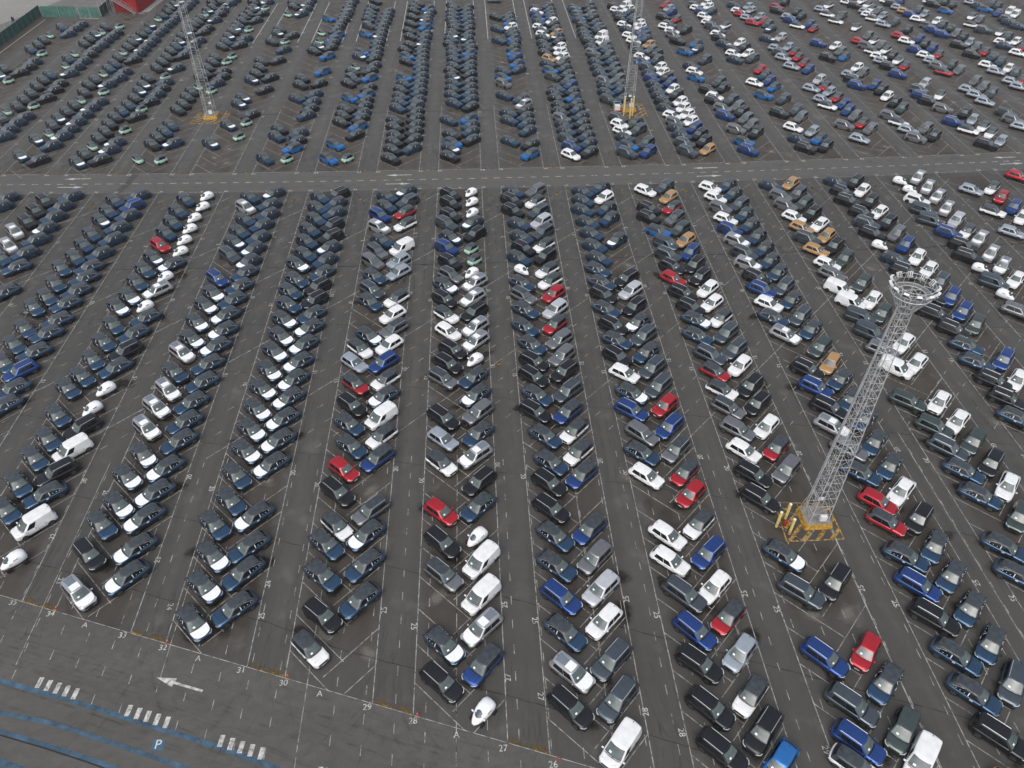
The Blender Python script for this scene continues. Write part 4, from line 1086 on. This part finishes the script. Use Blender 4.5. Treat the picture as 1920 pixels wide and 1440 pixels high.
# the rest of the cars, far off, as one mass
FV = []; FF = []; FM = []
FMATS = list(PAINT.values()) + [M_FILMROOF, M_FILM, M_WIND, M_GLASS, M_TYRE, M_PLASTIC, M_GLASSROOF, M_CHROME, M_TAPE]
IDX = {m.name: i for i, m in enumerate(FMATS)}
LOW = {}
def low(code):
    if code in LOW: return LOW[code]
    desc, ty, col, roof, ex = CODE[code]; P = TYPES[ty]; S = P['S']; W2 = P['W'] / 2
    V = []; F = []; M = []
    def add(v, f, m): 
        o = len(V); V.extend(tuple(p) for p in v); F.extend(tuple(i + o for i in q) for q in f); M.extend([m] * len(f))
    pm = IDX[PAINT[col].name]
    st = [P['st'][i] for i in (0, 2, 3, 5, 6, 8, 9, 10, 12)]
    v = []
    for (x, w_, zs, zt, zb) in st:
        v += [(x, -w_, zb), (x, -w_, zb + (zs - zb) * .55), (x, -w_ * .955, zs), (x, -w_ * .6, zs + (zt - zs) * .75), (x, w_ * .6, zs + (zt - zs) * .75), (x, w_ * .955, zs), (x, w_, zb + (zs - zb) * .55), (x, w_, zb)]
    f = []
    for i in range(len(st) - 1):
        for j in range(7): a = i * 8 + j; f.append((a, a + 8, a + 9, a + 1))
    f.append(tuple(range(8))); f.append(tuple(range(len(st) * 8 - 8, len(st) * 8))[::-1])
    add(v, f, pm)
    rv, rf = [], []
    us = [0, .5, .99, 1.02, 1.5, 1.97, 2, 2.5, 2.99, 3.02, 3.5, 3.97]; n = len(us)
    for t in (0, .5, 1.0): rv += [S(u, t) for u in us]
    cx = (P['xf1'] + P['xr1']) / 2
    for u in us: p = S(u, 1.0); rv.append(Vector((cx + (p.x - cx) * .7, p.y * .7, P['z1'] + P['crown'])))
    for r_ in range(3):
        for i in range(n): a = r_ * n + i; b = r_ * n + (i + 1) % n; rf.append((a, b, b + n, a + n))
    rf.append(tuple(range(3 * n, 4 * n)))
    add(rv, rf, IDX[M_FILMROOF.name] if roof == 'film' else pm)
    add(*patch(S, .04, .96, .06, .93, 2, 1, .02), IDX[M_WIND.name])
    add(*patch(S, 2.1, 2.9, .25, .88, 1, 1, .02), IDX[M_GLASS.name])
    rg = (.05, .30) if ty == 'van' else (.05, .88)
    add(*patch(S, 1 + rg[0], 1 + rg[1], .1, .82, 2, 1, .02), IDX[M_GLASS.name]); add(*patch(S, 4 - rg[1], 4 - rg[0], .1, .82, 2, 1, .02), IDX[M_GLASS.name])
    for wx in P['wx']:
        for sg in (-1, 1):
            n = 8; vv = []
            for y in (W2 - .2, W2 + .012): vv += [(wx + P['wr'] * 1.08 * math.cos(2 * math.pi * i / n), sg * y, P['wr'] + P['wr'] * 1.05 * math.sin(2 * math.pi * i / n)) for i in range(n)]
            ff = [(i, (i + 1) % n, n + (i + 1) % n, n + i) for i in range(n)] + [tuple(range(n)), tuple(range(n, 2 * n))]
            add(vv, ff, IDX[M_TYRE.name])
    if 'bonnet' in ex:
        vv, ff = bonnet_geo(P, .02, P['xf0'] + .07, P['L'] / 2 - .22, .8)(); add(vv, ff, IDX[M_FILM.name])
    if 'roof' in ex.split():
        z = P['z1'] + P['crown'] + .02; add([(P['xf1'] - .1, -.45, z), (P['xf1'] - .95, -.45, z), (P['xf1'] - .95, .45, z), (P['xf1'] - .1, .45, z)], [(0, 1, 2, 3)], IDX[M_FILM.name])
    if 'tape' in ex:
        for sg in (-1, 1):
            mb = MB(); p = S(1.40 if sg > 0 else 3.60, .45); mb.box((p.x, p.y + sg * .015, p.z), (.09, .04, .42)); add(mb.v, mb.f, IDX[M_TAPE.name])
    if 'rails' in ex:
        for sg in (-1, 1):
            mb = MB(); mb.bar((P['xf1'] - .15, sg * P['b1'] * .93, P['z1'] + .06), (P['xr1'] + .3, sg * P['b1'] * .93, P['z1'] + .06), .022); add(mb.v, mb.f, IDX[M_CHROME.name])
    LOW[code] = (V, F, M); return LOW[code]
for r, rz in far:
    V, F, M = low(r['k']); o = len(FV); ca, sa = math.cos(rz), math.sin(rz)
    FV.extend((r['x'] + ca * p[0] - sa * p[1], r['y'] + sa * p[0] + ca * p[1], p[2] + .006) for p in V)
    FF.extend(tuple(i + o for i in q) for q in F); FM.extend(M)
if FV:
    fo = mk('distant_parked_cars', FV, FF, FMATS, None, False, FM); fo['kind'] = 'stuff'
    tag(fo, 'mass of small parked cars filling the far rows of the lot', 'parked cars')
print('cars', len(cars), 'far', len(far))

# the dark van driving along the top of the lot
e = build_car('D', 1, (7.4, 248.9, .006), 0.0, random.Random(3)); tag(e, 'dark blue-grey van driving along the road at the top edge', 'van')

# wet oily patches round the parked cars, also painted in as contact shade
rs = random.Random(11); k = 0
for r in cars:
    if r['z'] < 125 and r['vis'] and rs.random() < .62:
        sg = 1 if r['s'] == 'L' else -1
        a = rs.choice((-2.2, 1.6, .4)); stain(r['x'] + sg * a / R2 + rs.uniform(-.8, .8), r['y'] - a / R2 + rs.uniform(-.5, .5), rs.uniform(1.1, 2.3), rs.uniform(.7, 1.3), rs.uniform(0, 3), M_WET_SHADE, 0.0056 + .000004 * k); k += 1

# ------------------------------------------------------------------ lattice floodlight masts
def lattice(b0, b1, z0, z1, nb, mast, r_leg=.055, r_br=.024):
    corners = ((-1, -1), (1, -1), (1, 1), (-1, 1))
    for cx, cy in corners:
        mb = MB(); mb.bar((cx * b0 / 2, cy * b0 / 2, z0), (cx * b1 / 2, cy * b1 / 2, z1), r_leg, 6, r2=r_leg * .8); mb.build('leg', M_GALV, mast)
    zs = [z0]; tot = 0
    hs = [1 - .5 * i / nb for i in range(nb)]; sm = sum(hs)
    for h_ in hs: zs.append(zs[-1] + (z1 - z0) * h_ / sm)
    def half(z): return (b0 + (b1 - b0) * (z - z0) / (z1 - z0)) / 2
    for side in range(4):
        a = corners[side]; b = corners[(side + 1) % 4]; mb = MB()
        for i, (za, zb_) in enumerate(zip(zs, zs[1:])):
            ha, hb = half(za), half(zb_)
            mb.bar((a[0] * hb, a[1] * hb, zb_), (b[0] * hb, b[1] * hb, zb_), r_br)
            if i % 2: mb.bar((a[0] * ha, a[1] * ha, za), (b[0] * hb, b[1] * hb, zb_), r_br * .55)
            else: mb.bar((b[0] * ha, b[1] * ha, za), (a[0] * hb, a[1] * hb, zb_), r_br * .55)
        mb.build('bracing', M_GALV, mast)
    # ladder inside one face
    mb = MB()
    def lp(z, s): h_ = half(z) - .12; return Vector((-h_, s * .2 - h_ * .2, z))
    for s in (-1, 1): mb.bar(lp(z0, s), lp(z1, s), .016)
    z = z0 + .3
    while z < z1: mb.bar(lp(z, -1), lp(z, 1), .010); z += .3
    mb.build('ladder', M_GALV, mast)
    mb = MB(); h0, h1 = half(z0) + .05, half(z1) + .03
    mb.bar((-h0, h0 * .6, z0), (-h1, h1 * .6, z1), .07, 8); mb.build('cable_duct', M_GALV, mast)
def floodlight(parent, c, az, tilt, back):
    """white boxy floodlight with a finned rear, lens looking out and down"""
    fw = Vector((math.cos(az), math.sin(az), 0)); z = Vector((0, 0, 1)); sd_ = fw.cross(z)
    n_ = (fw * math.cos(tilt) - z * math.sin(tilt)).normalized(); up = (z * math.cos(tilt) + fw * math.sin(tilt)).normalized()
    M = Matrix((sd_, n_, up)).transposed()
    mb = MB(); w1, w2, hh, d = .23, .19, .24, .11
    v = [M @ Vector(p) + Vector(c) for p in ((-w1, d, -hh), (w1, d, -hh), (w1, d, hh), (-w1, d, hh), (-w2, -d, -hh * .8), (w2, -d, -hh * .8), (w2, -d, hh * .8), (-w2, -d, hh * .8))]
    mb.add(v, [(0, 1, 2, 3), (7, 6, 5, 4), (4, 5, 1, 0), (5, 6, 2, 1), (6, 7, 3, 2), (7, 4, 0, 3)])
    o = mb.build('floodlight', M_WHITE, parent)
    mb = MB()
    for k in (-1, 0, 1): mb.box(M @ Vector((k * .15, -d - .012, 0)) + Vector(c), (.07, .03, .34), rot=M)
    mb.build('vent', M_PLASTIC, o)
    mb = MB(); mb.box(M @ Vector((0, d + .008, 0)) + Vector(c), (.52, .02, .50), rot=M); mb.build('lens', M_WIND, o)
    mb = MB(); mb.bar(Vector(c) - z * .55, Vector(c), .03); mb.build('bracket', M_GALV, o)
def mast(loc, label, rz, H_=28.4, LEG=.055, BR=.024):
    t = empty('floodlight_mast', loc, rz)
    mb = MB(); s0, s1 = 1.56, 1.40
    v = [(-s0, -s0 * .92, 0), (s0, -s0 * .92, 0), (s0, s0 * .92, 0), (-s0, s0 * .92, 0), (-s1, -s1 * .92, .75), (s1, -s1 * .92, .75), (s1, s1 * .92, .75), (-s1, s1 * .92, .75)]
    mb.add(v, [(0, 1, 5, 4), (1, 2, 6, 5), (2, 3, 7, 6), (3, 0, 4, 7)], 0); mb.add(v[4:], [(0, 1, 2, 3)], 1)
    mb.build('plinth', [M_YPAINT, M_CONC], t)
    lattice(2.0, 0.92, .76, H_, 28, t, LEG, BR)
    mb = MB(); mb.box((.3, -1.0, 1.45), (.7, .35, .7)); mb.build('control_cabinet', M_WHITE, t)
    mb = MB(); mb.box((.2, .5, 2.9), (.6, .05, .5)); mb.build('sign_plate', M_WHITE, t)
    # flared head
    mb = MB(); Rb, Rt = .62, 1.62; n = 12; zt = H_ + 1.75
    for i in range(n):
        a = 2 * math.pi * i / n; b = 2 * math.pi * (i + 1) / n
        lo = lambda q: (Rb * math.cos(q), Rb * math.sin(q), H_); hi = lambda q, R_=Rt, z_=zt: (R_ * math.cos(q), R_ * math.sin(q), z_)
        mb.bar(lo(a), hi(a), .025); mb.bar(lo(a), hi(b), .016); mb.bar(lo(a), lo(b), .025)
        m1 = lambda q: ((Rb + Rt) / 2 * math.cos(q), (Rb + Rt) / 2 * math.sin(q), (H_ + zt) / 2)
        mb.bar(m1(a), m1(b), .02)
    mb.build('head_frame', M_GALV, t)
    mb = MB()
    for R_, z_, rr in ((1.62, zt, .045), (1.12, zt, .035), (1.62, zt + .95, .025), (1.62, zt + .5, .015)):
        for i in range(24):
            a = 2 * math.pi * i / 24; b = 2 * math.pi * (i + 1) / 24
            mb.bar((R_ * math.cos(a), R_ * math.sin(a), z_), (R_ * math.cos(b), R_ * math.sin(b), z_), rr)
    for i in range(12):
        a = 2 * math.pi * i / 12
        mb.bar((1.62 * math.cos(a), 1.62 * math.sin(a), zt), (1.62 * math.cos(a), 1.62 * math.sin(a), zt + .95), .022)
        mb.bar((1.12 * math.cos(a), 1.12 * math.sin(a), zt), (1.62 * math.cos(a), 1.62 * math.sin(a), zt), .03)
    for k in (-.45, .45): mb.bar((-1.05, k, zt), (1.05, k, zt), .03); mb.bar((k, -1.05, zt), (k, 1.05, zt), .03)
    mb.build('platform_ring', M_GALV, t)
    mb = MB(); v = []; f = []
    for R_ in (1.15, 1.58): v += [(R_ * math.cos(2 * math.pi * i / 24), R_ * math.sin(2 * math.pi * i / 24), zt + .02) for i in range(24)]
    f = [(i, (i + 1) % 24, 24 + (i + 1) % 24, 24 + i) for i in range(24)]; mb.add(v, f); mb.build('walkway', mat('grating', (.20, .21, .21), .6, .4), t)
    for i in range(12):
        a = 2 * math.pi * (i + .5) / 12
        floodlight(t, (1.80 * math.cos(a), 1.80 * math.sin(a), zt + .72), a, math.radians(38), True)
    tag(t, label, 'light mast', 'floodlight masts over the lot')
    return t
mast((35.84, 49.43, 0), 'galvanised lattice floodlight mast on yellow plinth, nearest, its lamp ring in view', 0.0)
mast((-57.5, 164.6, 0), 'far left lattice floodlight mast rising out of frame from a yellow plinth', 0.0, 28.4, .040, .016)
mast((34.6, 163.9, 0), 'far middle lattice floodlight mast with white dish-like boxes above yellow plinth', 0.0, 28.4, .040, .016)

# yellow hatched ground round each plinth
mh = MB()
def hatch(x0, x1, y0, y1, hx0, hx1, hy0, hy1):
    Z = 0.016
    P_ = [(x0, y1), (x1 - .05, y1 - .6), (x1, y0), (x0 - .4, y0)]
    for a, b in zip(P_, P_[1:] + P_[:1]): mh.strip(a, b, .14, Z + .003)
    s = -20
    while s < 20:
        # 45 degree bars, only outside the plinth
        for q in range(48):
            ax = x0 + (x1 - x0) * q / 48; ay = y0 + ((ax - x0) + s)
            bx = ax + (x1 - x0) / 48; by = ay + (x1 - x0) / 48
            if ay < y0 or by > y1 - .3: continue
            if hx0 < ax < hx1 and hy0 < ay < hy1: continue
            mh.strip((ax, ay), (bx + .01, by + .01), .38, Z)
        s += 1.55
hatch(32.3, 38.15, 46.65, 52.0, 34.15, 37.5, 47.8, 51.0)
hatch(-61.0, -54.0, 160.9, 167.0, -59.5, -55.5, 162.7, 166.5)
hatch(32.2, 38.3, 160.2, 167.5, 32.6, 36.7, 162.0, 165.8)
structure(mh.build('yellow_hatch_markings', M_YEL2))
def bollard(x, y, h, label):
    o = empty('bollard', (x, y, 0)); mb = MB(); mb.bar((0, 0, 0), (0, 0, h), .15, 12); mb.build('post', M_POLE, o)
    mb = MB(); mb.bar((0, 0, h), (0, 0, h + .07), .165, 12, r2=.10); mb.build('cap', M_WHITE, o)
    tag(o, label, 'bollard', 'yellow bollards guarding a mast')
bollard(31.4, 48.65, 2.5, 'pale yellow bollard by near mast, leftmost of its three')
bollard(32.75, 49.7, 2.5, 'pale yellow bollard by near mast, farthest of its three')
bollard(32.5, 47.65, 2.5, 'pale yellow bollard by near mast, closest to the camera')
bollard(33.0, 160.6, 4.2, 'tall yellow bollard before the far middle mast, left of three')
bollard(34.1, 159.1, 4.2, 'tall yellow bollard before the far middle mast, centre of three')
bollard(34.9, 160.5, 4.2, 'tall yellow bollard before the far middle mast, right of three')
# fire hydrant between the near bollards
o = empty('fire_hydrant', (32.35, 48.75, 0)); mb = MB(); mb.bar((0, 0, 0), (0, 0, .75), .16, 10); mb.build('barrel', M_REDSM, o)
mb = MB(); mb.bar((0, 0, .75), (0, 0, .95), .19, 10, r2=.07); mb.build('cap', M_REDSM, o); mb = MB(); mb.bar((-.3, 0, .5), (.3, 0, .5), .08, 8); mb.build('outlet', M_REDSM, o)
tag(o, 'small red hydrant standing between the three bollards at the near mast', 'hydrant')
mb = MB()
P_ = [(31.6, 49.3), (32.0, 48.0), (32.4, 47.1), (33.1, 47.0)]
o = empty('guard_rail', (0, 0, 0))
for a, b in zip(P_, P_[1:]): mb.bar((*a, .5), (*b, .5), .035)
for a in P_: mb.bar((*a, 0), (*a, .55), .04)
mb.build('rail', mat('rusty_steel', (.12, .05, .03), .8), o); tag(o, 'low rusty rail beside the bollards at the near mast', 'rail')
# white-topped wheeled cage near the far middle mast
o = empty('service_cage', (31.95, 163.3, 0)); mb = MB()
for sx in (-.75, .75):
    for sy in (-.6, .6): mb.bar((sx, sy, .1), (sx, sy, 1.9), .03)
for z in (.15, 1.0, 1.85): 
    for a, b in (((-.75, -.6), (.75, -.6)), ((.75, -.6), (.75, .6)), ((.75, .6), (-.75, .6)), ((-.75, .6), (-.75, -.6))): mb.bar((*a, z), (*b, z), .03)
mb.build('frame', M_GALV, o); mb = MB(); mb.box((0, 0, .80), (1.15, .95, 1.1)); mb.build('tank', M_WHITE, o); mb = MB(); mb.box((0, 0, .25), (1.6, 1.3, .18)); mb.build('base', M_REDSM, o)
tag(o, 'small caged white tank standing left of the far middle mast', 'tank')
# red and white marker posts along the slanting edge
for i, (x, y) in enumerate(((-42.95, 42.45), (-30.9, 38.3), (-18.85, 34.2), (-6.8, 30.0), (5.3, 25.6))):
    o = empty('marker_post', (x, y, 0)); mb = MB(); mb.bar((0, 0, 0), (0, 0, .45), .05, 8); mb.bar((-.16, 0, .04), (.16, 0, .04), .06, 6); mb.build('post', M_REDSM, o)
    mb = MB(); mb.bar((0, 0, .3), (0, 0, .42), .053, 8); mb.build('white_band', M_WHITE, o)
    mb = MB(); mb.box((0, 0, .5), (.22, .05, .12), .5); mb.build('reflector', M_REDSM, o)
    tag(o, 'small red marker post standing beside painted number %s' % ('34', '32', '30', '28', '26')[i], 'marker post', 'red marker posts on the slanting edge')

# ------------------------------------------------------------------ top left: fence, gate, red building
def fence(P_, h, label, mat_, name='fence', posts=3.0, mesh_h=1.6):
    t = empty(name, (P_[0][0], P_[0][1], 0)); ox, oy = P_[0]
    pan = MB(); post = MB(); wires = MB()
    for a, b in zip(P_, P_[1:]):
        d = math.hypot(b[0] - a[0], b[1] - a[1]); n = max(1, round(d / posts))
        for i in range(n):
            p = (a[0] + (b[0] - a[0]) * i / n - ox, a[1] + (b[1] - a[1]) * i / n - oy); q = (a[0] + (b[0] - a[0]) * (i + 1) / n - ox, a[1] + (b[1] - a[1]) * (i + 1) / n - oy)
            ang = math.atan2(q[1] - p[1], q[0] - p[0])
            pan.box(((p[0] + q[0]) / 2, (p[1] + q[1]) / 2, h / 2 + .05), (math.hypot(q[0] - p[0], q[1] - p[1]) - .05, .05, h), ang)
            pb = MB(); pb.bar((*p, 0), (*p, h + mesh_h), .045, 6); pb.build('post', M_GALV, t)
            if mesh_h:
                for k in range(4): wires.bar((*p, h + .2 + k * .4), (*q, h + .2 + k * .4), .012)
    pan.build('sheeting', mat_, t)
    if wires.v: wires.build('wire', M_GALV, t)
    tag(t, label, 'fence' if name == 'fence' else 'gate'); return t
fence([(-125.0, 150), (-125.2, 214.4), (-125.9, 242.8)], 2.7, 'long dark green sheeted fence running down the left edge', M_FENCE)
fence([(-107.3, 239.5), (-107.6, 248.0), (-110.5, 256)], 2.7, 'short dark green fence section leading back to the red building', M_FENCE)
g1 = fence([(-124.6, 240.4), (-114.3, 239.9)], 3.0, 'wide green sliding gate with slanting ribs at top left', M_GATE, 'gate', 5.2, 0)
g2 = fence([(-113.6, 239.9), (-107.5, 239.2)], 2.7, 'narrow pale green gate beside the wide sliding gate', M_GATE, 'gate', 3.0, 0)
mb = MB()
for i in range(16): mb.box((.6 + i * .62, -.03 - .03 * i, 1.55), (.07, .08, 2.9), 0.0)
mb.build('rib', M_FENCE, g1)
o = mk('kerb', [(-123.1, 150, 0), (-122.7, 150, 0), (-122.6, 238, 0), (-123.0, 238, 0), (-123.1, 150, .15), (-122.7, 150, .15), (-122.6, 238, .15), (-123.0, 238, .15)],
       [(4, 5, 6, 7), (0, 1, 5, 4), (1, 2, 6, 5), (2, 3, 7, 6), (3, 0, 4, 7)], M_CONC); structure(o)
o = mk('kerb', [(-113.4, 238.4, 0), (-107.6, 237.9, 0), (-107.6, 238.6, 0), (-113.4, 239.1, 0), (-113.4, 238.4, .14), (-107.6, 237.9, .14), (-107.6, 238.6, .14), (-113.4, 239.1, .14)],
       [(4, 5, 6, 7), (0, 1, 5, 4), (1, 2, 6, 5), (2, 3, 7, 6), (3, 0, 4, 7)], M_CONC); structure(o)
# lines on the pale apron
ma = MB()
for x in (-120, -113, -106): ma.strip((x - 1, 247), (x + 1.5, 262), .14, .010)
for y in (247.5, 251.5, 256): ma.strip((-121, y + .4), (-108, y), .12, .0085)
structure(ma.build('apron_lines', M_LINE))
# banner on the fence
o = empty('banner', (-125.35, 226, 2.8)); mb = MB(); mb.box((0, 0, .9), (.06, 1.5, 1.2)); mb.build('cloth', M_PURPLE, o); mb = MB(); mb.box((.05, .5, 1.3), (.04, .5, .4)); mb.build('patch', M_WHITE, o)
tag(o, 'small purple and white banner hanging on the left fence', 'banner')
# red building
b = empty('red_building', (-101.5, 244, 0), -0.08)
mb = MB(); mb.box((0, 9.5, 4.2), (6.6, 19, 8.4)); mb.build('wall', M_RED, b)
mb = MB()
for k in range(30): mb.box((3.31, .4 + .64 * k, 4.1), (.05, .10, 8.1))
for k in range(10): mb.box((-3.0 + .66 * k, -.01, 4.1), (.10, .05, 8.1))
mb.build('cladding_rib', mat('red_rib', (.34, .010, .010), .6), b)
mb = MB(); mb.box((0, 9.5, 8.5), (7.0, 19.4, .2)); mb.build('roof', mat('dark_roof', (.08, .08, .085), .8), b)
for k in range(3):
    mb = MB(); mb.box((3.32, 3.5 + 3.2 * k, 4.6), (.06, 1.6, 1.3)); wdo = mb.build('window', M_GLASS, b)
    mb = MB(); mb.box((3.34, 3.5 + 3.2 * k, 3.9), (.14, 1.8, .1)); mb.build('sill', M_WHITE, wdo)
mb = MB(); mb.box((-1.4, -.03, 1.1), (1.0, .06, 2.1)); dr = mb.build('door', mat('dark_red_door', (.22, .01, .01), .6), b)
mb = MB(); mb.box((-1.05, -.09, 1.1), (.1, .08, .1)); mb.build('handle', M_CHROME, dr)
mb = MB()
for k in range(16):
    s = k / 15; x = -3.2 + 6.0 * s; z = 4.0 * (1 - s) + .15; mb.box((x, -1.0, z), (.44, 1.1, .06))
for sy in (-1.55, -.45):
    mb.bar((-3.2, sy, 4.1), (2.9, sy, .1), .09); mb.bar((-3.2, sy, 5.1), (2.9, sy, 1.1), .045)
    for k in range(6): s = k / 5; mb.bar((-3.2 + 6.1 * s, sy, 4.1 - 4.0 * s), (-3.2 + 6.1 * s, sy, 5.1 - 4.0 * s), .035)
mb.box((-4.0, -1.0, 4.15), (1.6, 1.1, .08)); mb.build('stair', mat('stair_steel', (.30, .29, .29), .6, .3), b)
for k in range(4):
    mb = MB(); mb.bar((-4.6 if k < 2 else -3.4, -1.5 if k % 2 else -.5, 0), (-4.6 if k < 2 else -3.4, -1.5 if k % 2 else -.5, 4.1), .06); mb.build('stair_post', M_GALV, b)
tag(b, 'red clad building with an outside metal stair, top left corner', 'building')
mz = MB()
for k in range(26): 
    y = 244.4 + .72 * k; mz.strip((-97.5 + .05 * k, y), (-95.5 + .05 * k, y + .35), .42, .012)
mz.strip((-99.4, 243.1), (-98.6, 243.1), .3, .009); mz.strip((-98.0, 243.2), (-96.4, 243.2), .3, .009)
structure(mz.build('crossing_stripes', M_BRIGHT))

# ------------------------------------------------------------------ thin damp air
hz = bpy.data.materials.new('damp_air'); hz.use_nodes = True
hn = hz.node_tree.nodes; hn.remove(hn['Principled BSDF'])
pv = hn.new('ShaderNodeVolumePrincipled'); pv.inputs['Color'].default_value = (0.86, 0.90, 0.95, 1)
pv.inputs['Density'].default_value = 0.0002; pv.inputs['Anisotropy'].default_value = 0.2
hz.node_tree.links.new(pv.outputs[0], hn['Material Output'].inputs['Volume'])
mb = MB(); mb.box((0, 300, 34.5), (2100, 1700, 71)); ho = mb.build('haze', hz); ho['kind'] = 'stuff'
tag(ho, 'thin damp air that slightly fades the far rows', 'haze')
